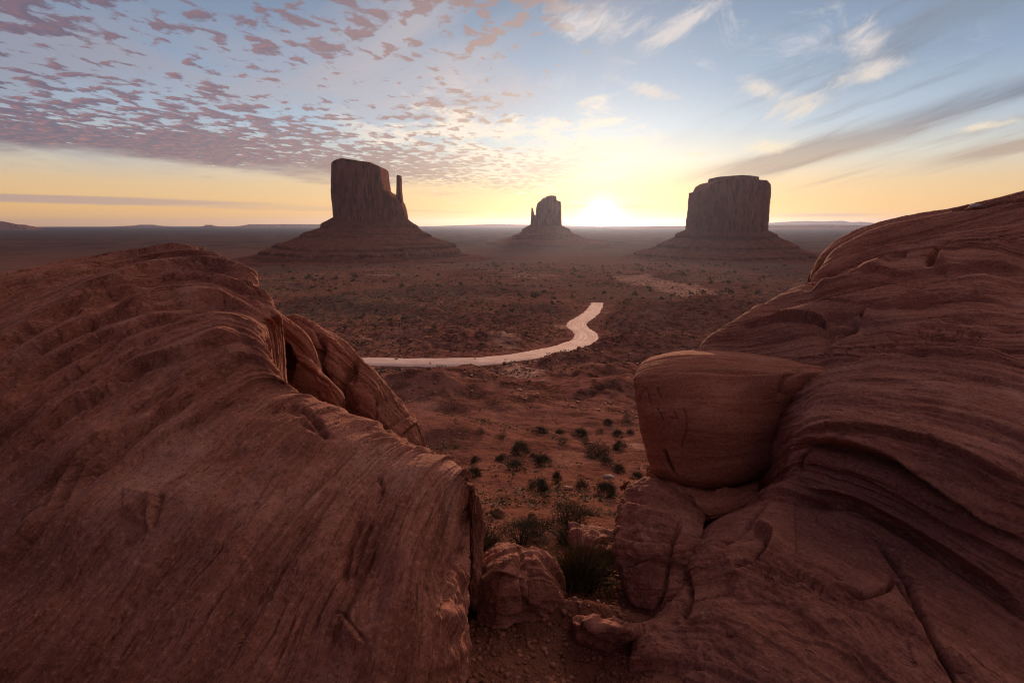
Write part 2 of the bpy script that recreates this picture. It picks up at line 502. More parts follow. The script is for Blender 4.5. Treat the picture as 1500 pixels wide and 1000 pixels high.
def build_ground():
    a = np.concatenate([np.linspace(-180, -66, 60)[:-1], np.linspace(-66, 66, 900), np.linspace(66, 180, 60)[1:-1]])
    a = np.radians(a)
    rr = np.concatenate([[0.4], np.geomspace(1.5, 27000, 820)])
    A, R = np.meshgrid(a, rr)
    X, Y = R * np.sin(A), R * np.cos(A)
    Z = height(X, Y)
    r = R.ravel(); x, y = X.ravel(), Y.ravel()
    ppx, ppy = project(np.stack([x, y, profile(r)], -1))
    def blob(px, py, sx, sy, h=1.0):
        return h * np.exp(-(((ppx - px) / sx) ** 2 + ((ppy - py) / sy) ** 2))
    fwd = (y > 3)
    # pale washes and bare slickrock of the valley floor, each at its own place on the ground
    nz = fbm(x * .05, y * .05, 0, 5, 81); nz2 = fbm(x * .12 + nz, y * .12, 0, 4, 83)
    pale = np.zeros_like(r)
    for px, py, sx, sy, h in [(765, 548, 40, 16, 1.1), (740, 505, 30, 10, .9), (640, 500, 60, 10, .6), (962, 416, 40, 10, 2.2), (1000, 432, 34, 7, .8),
                              (895, 462, 12, 10, 1.0), (780, 405, 60, 8, .6), (700, 395, 120, 8, .4), (820, 478, 16, 6, .9), (490, 441, 10, 4, .9),
                              (560, 405, 70, 5, .6), (800, 600, 30, 14, .5), (640, 605, 35, 16, .35), (850, 690, 90, 60, .5), (935, 655, 25, 25, .6), (800, 750, 80, 20, .45)]:
        c = ground_hit(px, py)
        sy_w = abs(ground_hit(px, py + sy)[1] - ground_hit(px, py - sy)[1]) / 2
        sx_w = sx * c[1] / F
        pale += h * np.exp(-(((x - c[0]) / sx_w) ** 2 + ((y - c[1]) / sy_w) ** 2))
    pale = sst(pale * (1 + nz * .8) + nz2 * .25 * (pale > .05), .40, 1.0) * fwd
    scrub = sst(r, 180, 330) * (1 - sst(r, 2000, 6000)) * (1 - pale * .8)
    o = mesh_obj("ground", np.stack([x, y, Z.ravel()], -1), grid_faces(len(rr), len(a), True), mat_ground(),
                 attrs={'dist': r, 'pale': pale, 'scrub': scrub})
    tag(o, "red dirt hillside falling to the flat desert valley", None, None, 'structure')
    # the dirt road
    m, nt, b = new_mat("road_dirt")
    g = nt.nodes.new('ShaderNodeNewGeometry'); p = V(nt, g.outputs['Position'])
    n = noise(nt, p, .25, 5, .6); n2 = noise(nt, p, 2.0, 4, .7)
    uvn = nt.nodes.new('ShaderNodeUVMap'); uvn.uv_map = 'flow'; ux, uy, _ = sep(nt, V(nt, uvn.outputs[0]))
    rut = noise(nt, xyz(nt, ux * .02, uy * 1.6, 0.0), 1.0, 3, .5)
    c = mix(nt, n.step(.3, .7), (.52, .40, .355), (.72, .58, .52))
    c = mix(nt, rut.step(.48, .6) * .55, c, (.33, .20, .15)); c = mix(nt, n2 * .25, c, (.40, .26, .20))
    nt.links.new(c.s, b.inputs['Base Color']); b.inputs['Roughness'].default_value = .95; b.inputs['Specular IOR Level'].default_value = .05
    bump(nt, b, n2, .4, .05)
    P = catmull(ROAD, 420); T = np.gradient(P, axis=0); T /= np.linalg.norm(T, axis=1)[:, None]
    Nn = np.stack([-T[:, 1], T[:, 0]], -1)
    dist = np.hypot(P[:, 0], P[:, 1])
    s = np.cumsum(np.r_[0, np.linalg.norm(np.diff(P, axis=0), axis=1)])
    hw = np.interp(dist, [150, 200, 260, 400], [3.9, 4.0, 4.1, 3.6])
    vs, uv = [], []
    cols = np.linspace(-1, 1, 9)
    for k in cols:
        ww = hw * (1 + .20 * pn(s * .06, k * 3 + 9, 0, 5) + .16 * pn(s * .22, k * 3, 0, 6) + .08 * pn(s * .6, k * 3, 0, 8))
        q = P + Nn * (k * ww)[:, None]
        vs.append(np.c_[q, np.interp(np.arange(420) * 259 / 419, np.arange(260), ROAD_Z) + 0.10 - .22 * (abs(k) > .9)])
        uv.append(np.c_[s, np.full(420, k * 5)])
    vs = np.stack(vs, 1).reshape(-1, 3); uv = np.stack(uv, 1).reshape(-1, 2)
    tag(mesh_obj("road", vs, grid_faces(420, 9), m, uv=uv), "pale dirt road curving across the valley floor", None, None, 'structure')

build_ground()


# ------------------------------------------------------------------ buttes
def mat_butte(name, c1, c2, ledge):
    m, nt, b = new_mat(name)
    g = nt.nodes.new('ShaderNodeNewGeometry'); p = V(nt, g.outputs['Position'])
    x, y, z = sep(nt, p)
    if not ledge:
        st = noise(nt, xyz(nt, x * .10, y * .10, z * .012), 1.0, 6, .65)
        lay = noise(nt, xyz(nt, x * .004, y * .004, z * .09), 1.0, 4, .6)
        c = mix(nt, st.step(.32, .68), c1, c2); c = mix(nt, lay.step(.5, .7) * .35, c, (.20, .085, .06))
        st2 = noise(nt, xyz(nt, x * .3, y * .3, z * .04), 1.0, 4, .6)
        c = mix(nt, st2.step(.58, .66) * .6, c, (.42, .23, .16)); c = mix(nt, st2.step(.46, .38) * .75, c, (.045, .02, .016))
        bump(nt, b, st, .8, 9.0); bump(nt, b, st2, .8, 3.0)
    else:
        lay = noise(nt, xyz(nt, x * .003, y * .003, z * .11), 1.0, 3, .5)
        rub = noise(nt, p, .06, 6, .75); rub2 = noise(nt, p, .35, 4, .75)
        c = mix(nt, rub.step(.35, .65), c1, c2); c = mix(nt, lay.step(.54, .62) * (rub * 1.2 - .1).clamp(), c, (.06, .024, .019))
        c = mix(nt, rub2.step(.6, .72) * .5, c, (.40, .24, .17)); c = mix(nt, rub2.step(.42, .34) * .45, c, (.08, .055, .035))
        bump(nt, b, rub, .9, 10.0); bump(nt, b, rub2, .8, 2.0); bump(nt, b, lay, .5, 4.0)
    nt.links.new(c.s, b.inputs['Base Color']); b.inputs['Roughness'].default_value = .95
    b.inputs['Specular IOR Level'].default_value = 0.0
    return m


BUTTE_CLIFF = mat_butte("butte_cliff", (.17, .066, .046), (.31, .135, .095), False)
BUTTE_TALUS = mat_butte("butte_talus", (.155, .058, .040), (.25, .105, .072), True)


def tower(name, parent, Y, sil, base_y, depth_ratio=.75, seed=0, flute=.06, nseg=360, sink=25, plan=None, expo=2.6):
    """A cliff-walled tower. sil: photo outline of the top from left to right, [(px, py), ...]; the first
    and last points are the feet of the left and right walls."""
    pts = np.array([W(px, py, Y) for px, py in sil])
    xs, zs = pts[:, 0], pts[:, 2]
    zb = W(sil[0][0], base_y, Y)[2]
    xl, xr = xs.min(), xs.max(); cx, hw = (xl + xr) / 2, (xr - xl) / 2
    # walls at each height, from the outline
    kmax = int(np.argmax(zs))
    lz, lx = zs[:kmax + 1], xs[:kmax + 1]; rz, rx = zs[kmax:][::-1], xs[kmax:][::-1]
    def wall(z, az, ax):
        # outermost wall position at height z (monotone envelope)
        o = np.argsort(az, kind='stable'); return np.interp(z, az[o], ax[o])
    th = np.linspace(0, 2 * math.pi, nseg, endpoint=False)
    ct, s_ = np.cos(th), np.sin(th)
    se = (np.abs(ct) ** expo + np.abs(s_) ** expo) ** (-1 / expo)      # squarish plan
    nx, ny = ct * se, s_ * se
    fl = flute * (np.abs(fbm(ct * 9 + seed, s_ * 9, 0, 4, seed)) * -1.3 + .35) + flute * .7 * fbm(ct * 3, s_ * 3 + seed, 0, 2, seed + 5)
    fl[np.abs(s_) < .05] *= .3
    # top height at each spot
    def top(x):
        return np.interp(x, xs, zs) if False else np.interp(x, TX, TZ)
    TX = np.linspace(xl, xr, 400); TZ = np.full(400, zb)
    for i in range(len(xs) - 1):
        x0, x1, z0, z1 = xs[i], xs[i + 1], zs[i], zs[i + 1]
        lo, hi = min(x0, x1), max(x0, x1)
        m = (TX >= lo - 1e-6) & (TX <= hi + 1e-6)
        t = (TX[m] - x0) / (x1 - x0) if abs(x1 - x0) > 1e-6 else np.zeros(m.sum())
        TZ[m] = np.maximum(TZ[m], z0 + (z1 - z0) * t)
    rows = []; nw = 70
    for k in range(nw + 1):
        t = k / nw
        lev = t
        lx_ = np.zeros(nseg)
        # wall offset factor: narrower upwards following the outline
        zz = zb - sink + (zs.max() - zb + sink) * t
        wl = wall(max(zz, zb), lz, lx); wr = wall(max(zz, zb), rz, rx)
        c_, h_ = (xl + xr) / 2, hw
        rel = np.where(nx < 0, (c_ - wl) / hw, (wr - c_) / hw)
        jog = 1 + fl * (0.65 + .35 * math.sin(t * 9 + seed)) + .012 * fbm(ct * 4, s_ * 4, t * 6.0 + seed + .3, 3, seed + 9)
        band = 1 + .012 * pn(t * 13.0, seed + .5, 0, 3)
        px = c_ + nx * hw * jog * band * 1.0
        px = np.where(nx < 0, np.maximum(px, wl + (px - px)), np.minimum(px, wr))
        taper = 1 - .06 * t
        py = Y + hw * depth_ratio * ny * jog * band * taper
        tz = np.minimum(zz, top(np.clip(px, xl, xr)) + 0 * px)
        rows.append(np.stack([px, py, tz], -1))
    cxm = rows[-1].mean(0)
    for k in range(1, 15):
        f = 1 - k / 14.5
        ring = rows[nw].copy(); ring[:, 0] = cxm[0] + (ring[:, 0] - cxm[0]) * f; ring[:, 1] = cxm[1] + (ring[:, 1] - cxm[1]) * f
        ring[:, 2] = top(np.clip(ring[:, 0], xl, xr)) + .01 * hw * fbm(ring[:, 0] / hw * 4, ring[:, 1] / hw * 4, 0, 3, seed) 
        rows.append(ring)
    Vt = np.stack(rows).reshape(-1, 3)
    return mesh_obj(name, Vt, grid_faces(len(rows), nseg, True), BUTTE_CLIFF, parent)


def talus(name, parent, Y, cx_px, left, right, tower_hw, depth_ratio, seed, ledges):
    """The skirt of rubble and ledges: left / right are photo outlines going down and out."""
    L = np.array([W(px, py, Y) for px, py in left]); Rr = np.array([W(px, py, Y) for px, py in right])
    c = W(cx_px, left[0][1], Y); yc = Y
    th = np.linspace(0, 2 * math.pi, 520, endpoint=False); ct, s_ = np.cos(th), np.sin(th)
    ztop = min(L[0, 2], Rr[0, 2]); zbot = min(L[-1, 2], Rr[-1, 2])
    rows = []
    zl = np.concatenate([[ztop + 4], np.linspace(ztop, zbot, 240), [zbot - 8]])
    wr_ = (1 + ct) / 2
    r0 = None
    for z in zl:
        t = (ztop - z) / (ztop - zbot)
        # ledges: hard bands that stand as low cliffs with benches below them
        ze = np.full(len(th), float(z))
        for lv, amp in ledges:
            zk = ztop + (zbot - ztop) * lv + 3.0 * fbm(ct * 2.2, s_ * 2.2, seed + lv * 5, 3, seed)
            hk = amp * np.clip(.75 + .8 * fbm(ct * 5, s_ * 5, seed + lv * 9, 3, seed + 3), .15, 1.4)
            q = (ze - zk) / hk; ze = ze - (ze - zk) * np.exp(-q * q) * .97
        rl = c[0] - np.interp(-ze, -L[:, 2], L[:, 0]); rr = np.interp(-ze, -Rr[:, 2], Rr[:, 0]) - c[0]
        r = rl * (1 - wr_) + rr * wr_
        led = 0.0
        gul = fbm(ct * 13, s_ * 13, seed, 4, seed + 2) * .055 * (0.3 + t) + .025 * fbm(ct * 40, s_ * 40, z * .06, 3, seed + 7)
        r = r * (1 + gul) + led
        ry = r * (0.9 + .1 * t) * (depth_ratio + (1 - depth_ratio) * sst(t, 0, .6))
        rows.append(np.stack([c[0] + r * ct, yc + ry * s_, np.full(len(th), z) + .8 * fbm(ct * 30, s_ * 30, z * .08, 2, seed + 4)], -1))
    return mesh_obj(name, np.stack(rows).reshape(-1, 3), grid_faces(len(rows), len(th), True), BUTTE_TALUS, parent)


def build_buttes():
    def root(px, py, Y, label):
        c = W(px, py, Y); o = thing("butte", (0, 0, 0), label, "butte"); o.location = (c[0], Y, -98.0); return o
    def fix(rt):
        bpy.context.view_layer.update()
        for ch in rt.children: ch.matrix_parent_inverse = rt.matrix_world.inverted()
    # --- left: block with a thin spire on its right
    Y = 1500.0
    rt = root(540, 330, Y, "tall dark sandstone butte with one thin spire rising at its right side")
    tower("rock_tower", rt, Y, [(491, 322), (489, 300), (487.5, 276), (488, 262), (490, 248), (491, 240), (497, 236.5), (506, 234.5), (513, 236), (517, 240), (522, 240.5),
                                (530, 238.5), (540, 239.5), (549, 240.5), (553, 243.5), (560, 245.5), (563.5, 249), (564.5, 262), (566.5, 275), (567, 281), (571, 280.5), (574, 283),
                                (576, 287), (581, 290), (586, 294), (591, 300), (594.5, 310), (597, 322)], 324, .55, 3, .13)
    tower("spire", rt, Y - 4, [(580.5, 318), (581, 300), (581.8, 275), (582, 258), (583, 256.5), (587, 256.8), (587.6, 262), (588, 280), (590, 296), (593.5, 318)], 318, 1.0, 8, .10, 72, 6, None, 3.2)
    tw = 105 / F * Y / 2
    talus("talus_slope", rt, Y, 544, [(491, 317.5), (487, 319), (474, 328), (470, 333), (452, 341), (430, 352), (416, 357), (412, 361), (396, 367), (370, 376), (330, 386), (290, 394)],
          [(597, 321), (600, 324), (613, 334), (618, 340), (640, 350), (664, 362), (672, 369), (705, 378), (760, 390), (800, 396)], tw, .55, 4,
          [(.14, 8), (.32, 10), (.52, 13), (.62, 11), (.8, 9), (.9, 8)])
    fix(rt)
    # --- right: squat drum with a cap ledge
    Y = 1620.0
    rt = root(1065, 340, Y, "broad drum shaped sandstone butte with a flat cap ledge on top")
    tower("rock_tower", rt, Y, [(1008, 337), (1009.5, 322), (1012, 306), (1013, 292), (1014.5, 282), (1016, 280.6), (1024, 280.6), (1027, 277), (1030, 272), (1036, 268.5), (1041.5, 266), 
                                (1062, 265.5), (1078, 265.5), (1095, 265.7), (1107, 266.2), (1112, 269), (1115.5, 272), (1116.5, 276), (1120.5, 280), (1121.5, 292),
                                (1122, 310), (1120.5, 322), (1118, 337)], 338, .85, 11, .085, 420, 25, None, 2.3)
    tower("cap_ledge", rt, Y, [(1042, 268), (1041, 264.5), (1040.5, 262.3), (1045, 260.6), (1062, 259.6), (1078, 258.6), (1095, 259.8), (1107, 260.4), (1108.5, 263), (1107, 268)], 267.5, .85, 23, .06, 220, 3, None, 2.4)
    tw = 112 / F * Y / 2
    talus("talus_slope", rt, Y, 1064, [(1009, 334), (1005, 337), (994, 343), (990, 347), (976, 355), (960, 363), (945, 369), (915, 378), (880, 388)],
          [(1118, 334), (1122, 337), (1134, 345), (1150, 356), (1168, 366), (1190, 373), (1225, 381), (1270, 388)], tw, .85, 7,
          [(.2, 8), (.48, 11), (.7, 9)])
    fix(rt)
    # --- centre, far: tower with a thin spire on its left
    Y = 3000.0
    rt = root(802, 340, Y, "small far butte with a thin spire at its left beside the sun")
    tower("rock_tower", rt, Y, [(783, 331), (784.5, 318), (785.5, 306), (787, 299), (789, 296), (793.5, 293), (794, 291), (799, 290), (800, 288), (807, 287), (813.5, 287.3), (814.5, 294), (820.5, 295.5), (821.5, 302), (822, 320), (822.5, 332)],
          333, .8, 17, .06, 260)
    tower("spire", rt, Y - 5, [(776.8, 332), (777.8, 318), (778.5, 304.5), (780.4, 304.5), (781, 313), (784, 315.5), (788, 332)], 332, 1.0, 19, .08, 64, 8)
    tw = 46 / F * Y / 2
    talus("talus_slope", rt, Y, 801, [(777, 329.5), (770, 334), (761, 341), (752, 346), (738, 351), (715, 356)],
          [(823, 330), (830, 335), (841, 342), (851, 347), (865, 351), (890, 356)], tw, .8, 9, [(.3, 12), (.6, 10)])
    fix(rt)


build_buttes()


# ------------------------------------------------------------------ far mesas and mountains
def build_far():
    def ridge(name, Y, prof, depth, seed, mat, label, cat, kind=None, base=-101):
        pts = np.array([W(px, py, Y) for px, py in prof])
        n = 160
        xs = np.linspace(pts[0, 0], pts[-1, 0], n)
        zt = np.interp(xs, pts[:, 0], pts[:, 2])
        zt = np.maximum(zt + (zt - base) * .05 * fbm(np.arange(n) * .13, seed + .5, 0, 4, seed), base + .5)
        fr = np.array([-.62, -.5, -.34, -.28, -.18, -.12, .0, .12, .3, .5])
        hh = np.array([0, .12, .3, .55, .72, .95, 1, .95, .5, 0])
        rows = []
        for f, h in zip(fr, hh):
            jit = depth * .10 * fbm(np.arange(n) * .2, f * 3 + seed, 0, 4, seed + 3)
            hz = base + (zt - base) * h - (8 if h == 0 else 0)
            rows.append(np.stack([xs * (Y + depth * (f - .12)) / Y, Y + depth * (f - .12) + jit, hz], -1))
        o = mesh_obj(name, np.stack(rows).reshape(-1, 3), grid_faces(len(fr), n), mat)
        tag(o, label, cat, None, kind)
    m = BUTTE_TALUS
    ridge("mesa", 11000, [(-200, 318), (-60, 321), (0, 323.5), (12, 326), (24, 328), (36, 329.5), (48, 331.5), (60, 334)], 1500, 1, m, "dark low mesa at the left edge of the valley", "mesa")
    ridge("mesa", 19000, [(160, 332), (196, 330.4), (204, 329.2), (226, 329.2), (234, 330.6), (260, 332)], 1200, 2, m, "faint low flat mesa on the left horizon, nearer the left edge", "mesa")
    ridge("mesa", 15000, [(288, 333), (299, 331), (301, 329.4), (310, 329.3), (313, 330.6), (318, 331.2), (330, 333)], 500, 3, m, "tiny square topped mesa standing alone on the left horizon", "mesa")
    ridge("mesa", 18000, [(330, 332.5), (356, 330.6), (364, 328.6), (420, 328.4), (470, 328.6), (500, 330), (520, 333)], 2200, 4, m, "long flat pale mesa just left of the spired butte", "mesa")
    ridge("mesa", 20000, [(600, 333), (640, 331), (680, 329.8), (700, 329), (730, 328.4), (790, 329.4), (850, 331)], 2200, 5, m, "long pale mesa behind the small far butte", "mesa")
    ridge("mesa", 12000, [(900, 335), (960, 331.5), (1060, 330.2), (1140, 329.4), (1210, 329.2), (1270, 330), (1400, 331.5), (1600, 335)], 1800, 6, m, "long blue grey mesa behind the drum shaped butte", "mesa")
    ridge("mountains", 23500, [(1060, 331), (1120, 327), (1150, 325), (1180, 323.6), (1205, 324.5), (1232, 323.2), (1246, 325.4), (1262, 324.8), (1290, 327.4), (1340, 329), (1420, 332)], 1500, 7, m,
          "pale blue mountains on the right horizon", None, 'structure')

build_far()


# ------------------------------------------------------------------ haze
def build_haze():
    m = bpy.data.materials.new("haze"); m.use_nodes = True; nt = m.node_tree; nt.nodes.clear()
    out = nt.nodes.new('ShaderNodeOutputMaterial'); v = nt.nodes.new('ShaderNodeVolumePrincipled')
    v.inputs['Color'].default_value = (.48, .66, 1.0, 1)
    v.inputs['Density'].default_value = 1.0 / 58000.0
    v.inputs['Anisotropy'].default_value = .70
    nt.links.new(v.outputs[0], out.inputs['Volume'])
    r = 28500.0; z0, z1 = -118.0, 186.0
    vs = [(sx * r, sy * r, z) for z in (z0, z1) for sx, sy in ((-1, -1), (1, -1), (1, 1), (-1, 1))]
    fs = [(3, 2, 1, 0), (4, 5, 6, 7), (0, 1, 5, 4), (1, 2, 6, 5), (2, 3, 7, 6), (3, 0, 4, 7)]
    o = mesh_obj("haze", vs, fs, m, smooth=False)
    tag(o, "thin pale morning haze over the valley", None, None, 'stuff')

build_haze()


# ------------------------------------------------------------------ foreground sandstone
def mat_sandstone(name, c_dark, c_mid, c_pale, lam=1.0, streak=.5):
    m, nt, b = new_mat(name)
    u = nt.nodes.new('ShaderNodeUVMap'); u.uv_map = 'flow'
    ux, uy, _ = sep(nt, V(nt, u.outputs[0]))
    g = nt.nodes.new('ShaderNodeNewGeometry'); p = V(nt, g.outputs['Position'])
    wob = noise(nt, p, .9, 3, .55)
    vv = uy + wob * .35
    l1 = noise(nt, xyz(nt, ux * .8, vv * 5.0, 0.0), 1.0, 7, .66)
    l2 = noise(nt, xyz(nt, ux * 2.4, vv * 34.0, 3.0), 1.0, 5, .68)
    l3 = noise(nt, xyz(nt, ux * 8.0, vv * 110.0, 7.0), 1.0, 3, .65)
    pat = noise(nt, p, 1.1, 6, .62); pat2 = noise(nt, p, .38, 4, .55)
    gr = noise(nt, p, 38.0, 5, .72); gr2 = noise(nt, p, 160.0, 3, .7)
    c = mix(nt, l1.step(.32, .68), c_dark, c_mid)
    c = mix(nt, l2.step(.5, .75) * .30 * lam, c, c_pale)
    c = mix(nt, l2.step(.45, .28) * .5 * lam, c, tuple(q * .55 for q in c_dark))
    c = mix(nt, l2.step(.43, .36) * .75 * lam * pat.step(.66, .42), c, tuple(q * .30 for q in c_dark))
    c = mix(nt, pat.step(.52, .72) * .55, c, c_pale)
    c = mix(nt, (pat2 + (l1 - .5) * .25).step(.47, .62) * streak, c, mix(nt, gr, (.10, .052, .048), (.17, .095, .085)))
    st = noise(nt, xyz(nt, ux * .18, vv * 3.2, 11.0), 1.0, 5, .7)
    c = mix(nt, st.step(.57, .68) * streak * .9, c, (.105, .052, .045))
    c = mix(nt, l3.step(.54, .64) * .45 * lam, c, (.09, .036, .028))
    c = mix(nt, gr.step(.54, .66) * .45, c, c_pale); c = mix(nt, gr.step(.46, .36) * .5, c, tuple(q * .5 for q in c_dark))
    nt.links.new(c.s, b.inputs['Base Color'])
    b.inputs['Roughness'].default_value = .92
    b.inputs['Specular IOR Level'].default_value = .07
    bump(nt, b, l1, .6, .06); bump(nt, b, l2, .75 * lam, .026); bump(nt, b, l3, .6 * lam, .008)
    bump(nt, b, pat, .5, .07); pit = voro(nt, p, 55.0); bump(nt, b, pit.step(.0, .35), .35, .006)
    bump(nt, b, gr, 1.0, .016); bump(nt, b, gr2, .5, .003)
    return m


SAND = mat_sandstone("sandstone", (.23, .090, .062), (.40, .172, .122), (.58, .325, .245), 1.0, .58)
SAND_R = mat_sandstone("sandstone_layered", (.22, .088, .062), (.365, .160, .115), (.50, .27, .205), 1.0, .45)
SAND_RED = mat_sandstone("sandstone_red", (.23, .086, .055), (.35, .150, .098), (.47, .235, .17), .7, .25)


SAND_BLOCK = mat_sandstone("sandstone_smooth", (.24, .088, .056), (.35, .150, .100), (.45, .225, .162), .35, .2)


def loft(rows, nu, nv, pre=(), post=()):
    """surface through rows of photo points (px, py, Y). pre / post: world offsets that extend it at both ends"""
    C = np.array([[W(*p) for p in r] for r in rows])                 # k, n, 3
    for off in pre: C = np.concatenate([(C[0] + np.array(off))[None], C], 0)
    for off in post: C = np.concatenate([C, (C[-1] + np.array(off))[None]], 0)
    k, n, _ = C.shape
    G = catmull(C.reshape(k, -1), nv).reshape(nv, n, 3)
    G = np.stack([catmull(G[i], nu) for i in range(nv)])
    for _ in range(6):                                               # relax the joins between rows
        G[1:-1] = G[1:-1] * .5 + (G[:-2] + G[2:]) * .25
        G[:, 1:-1] = G[:, 1:-1] * .5 + (G[:, :-2] + G[:, 2:]) * .25
    return G


def normals(G):
    a = np.gradient(G, axis=1); b = np.gradient(G, axis=0)
    n = np.cross(a, b); n /= np.linalg.norm(n, axis=-1, keepdims=True) + 1e-12
    h, w = G.shape[0] // 2, G.shape[1] // 2
    s = np.sign(np.median((n * -G).sum(-1)))
    return n * (s if s else 1)


def flow_uv(G):
    du = np.linalg.norm(np.diff(G, axis=1), axis=-1); U = np.concatenate([np.zeros((G.shape[0], 1)), np.cumsum(du, 1)], 1)
    dv = np.linalg.norm(np.diff(G, axis=0), axis=-1); dvm = np.median(dv, axis=1)
    Vv = np.concatenate([[0], np.cumsum(dvm)])
    return U, np.repeat(Vv[:, None], G.shape[1], 1)


def seg_dist(X, Y, poly):
    """distance in photo pixels to a polyline, signed side and position along it (0..1)"""
    best = np.full(X.shape, 1e9); side = np.zeros(X.shape); pos = np.zeros(X.shape)
    P = catmull(np.array(poly, float), max(2, (len(poly) - 1) * 6 + 1)) if len(poly) > 2 else np.array(poly, float)
    n = len(P) - 1
    for i in range(n):
        ax, ay = P[i]; bx, by = P[i + 1]; dx, dy = bx - ax, by - ay; L = dx * dx + dy * dy + 1e-9
        t = np.clip(((X - ax) * dx + (Y - ay) * dy) / L, 0, 1)
        d = np.hypot(X - ax - t * dx, Y - ay - t * dy)
        m = d < best
        best[m] = d[m]; side[m] = np.sign((X - ax) * dy - (Y - ay) * dx)[m]; pos[m] = ((i + t) / n)[m]
    return best, side, pos


def carve(G, N, feats, vis=None):
    """Cracks, ledges, hollows and carved marks. Each is placed where the photograph shows it and then
    cut into the stone itself. ('g', polyline, half width px, depth m) groove;
    ('s', polyline, width px, height m) step, high on the left of travel; ('b', px, py, rx, ry, height m) boss or hollow"""
    PX, PY = project(G)
    if vis is None: vis = ((N * -G).sum(-1) > -0.02) & (G[..., 1] > .4)
    D = np.zeros(G.shape[:2])
    for f in feats:
        if f[0] == 'b':
            _, cx, cy, rx, ry, h = f
            e = ((PX - cx) / rx) ** 2 + ((PY - cy) / ry) ** 2
            D += np.where(vis, h * np.exp(-e * 1.2), 0); continue
        _, poly, w, h = f
        q = np.array(poly, float); mg = w * 5 + 4
        m = vis & (PX > q[:, 0].min() - mg) & (PX < q[:, 0].max() + mg) & (PY > q[:, 1].min() - mg) & (PY < q[:, 1].max() + mg)
        if not m.any(): continue
        wob = 1.0 + .45 * pn(PX[m] * .04, PY[m] * .04, 0, 7)
        d, s, t = seg_dist(PX[m] + (2.0 * pn(PX[m] * .022, PY[m] * .022, 0, 3) if w > 2 else 0), PY[m] + (2.0 * pn(PX[m] * .022, PY[m] * .022, 0, 4) if w > 2 else 0), poly)
        if f[0] == 'g':
            end = np.minimum(1, np.minimum(t, 1 - t) * 8 + (.9 if w < 2 else .25))
            D[m] -= h * np.exp(-(d / (w * wob)) ** 2) * end
        else:
            end = np.clip(np.minimum(t, 1 - t) * 7, 0, 1)
            sd = d * s
            D[m] += h * end * np.where(sd > 0, np.exp(-sd / (w * 4)), np.exp(sd / (w * .35)) * 1.0 - 0.0 * sd) * np.where(sd > 0, 1, 1)
            D[m] -= h * .5 * end * np.exp(-((sd + w * .8) / (w * .7)) ** 2)
    return D


def strata(U, Vv, G, seed, amp=1.0, scale=1.0, terr=1.0, plates=1.0):
    """flowing bedding: soft ledges, grooves and fine ribs that run along u"""
    x, y, z = G[..., 0], G[..., 1], G[..., 2]
    wv = Vv + .22 * fbm(U * .35, Vv * .6, 0, 3, seed) + .05 * fbm(U * 1.3, Vv * 2, 0, 2, seed + 2)
    d = .075 * fbm(U * .22, wv * 1.5 * scale, 0, 3, seed + 5)
    q = wv * 2.3 * scale + .6 * pn(U * .2, wv * .6, 0, seed + 8); fr = q - np.floor(q)
    mod = np.clip(.5 + .9 * fbm(U * .28, wv * .9, 0, 2, seed + 11), 0, 1)
    d += terr * .055 * mod * (fr ** 1.5 - sst(fr, .92, 1.0) - .3)
    q = wv * 7.0 * scale + pn(U * .35, wv * 1.5, 0, seed + 18); fr = q - np.floor(q)
    mod2 = np.clip(.35 + 1.1 * fbm(U * .5, wv * 1.6, 0, 2, seed + 21), 0, 1)
    d += terr * .020 * mod2 * (fr - sst(fr, .88, 1.0) - .3)
    fm = np.clip(.45 + 1.2 * fbm(U * .6, wv * 1.1, 0, 3, seed + 24), .05, 1.3)
    d += fm * (.011 * fbm(U * .9, wv * 14 * scale, 0, 3, seed + 25) + .008 * fbm(U * 2.5, wv * 45 * scale, 0, 2, seed + 27))
    d += .10 * fbm(U * .30, wv * .75, 0, 2, seed + 51)
    cr = 1 - np.abs(fbm(U * .26, wv * 5.5 * scale, 0, 2, seed + 31)) * 5.0
    on = np.clip(fbm(U * .4, wv * .8, 0, 2, seed + 33) * 2.2, 0, 1)
    d -= .075 * on * np.clip(cr, 0, 1) ** 2
    cr = 1 - np.abs(fbm(U * .4, wv * 13 * scale, 0, 2, seed + 61)) * 6.0
    on = np.clip(fbm(U * .7, wv * 1.3, 0, 2, seed + 63) * 2.5 - .1, 0, 1)
    d -= .022 * on * np.clip(cr, 0, 1) ** 2
    pl = fbm(U * .55, wv * 1.5, 0, 4, seed + 71); d += plates * (.045 * sst(pl, .10, .135) + .03 * sst(pl, .36, .385))
    pl = fbm(U * 1.5 + 9, wv * 4.2, 0, 3, seed + 73); d += plates * .014 * sst(pl, .14, .18) * sst(fbm(U * .4, wv * .6, 0, 2, seed + 74), -.1, .2)
    jx = fbm(U * 1.1 + .5 * wv, wv * .30, 0, 2, seed + 81); d -= plates * .010 * np.clip(1 - np.abs(jx) * 55, 0, 1) * sst(fbm(U * .7, wv * 1.1, 0, 2, seed + 83), .08, .22)
    d += .014 * fbm(x * 3, y * 3, z * 3, 4, seed + 41) + .006 * fbm(x * 17, y * 17, z * 17, 2, seed + 43)
    return d * amp


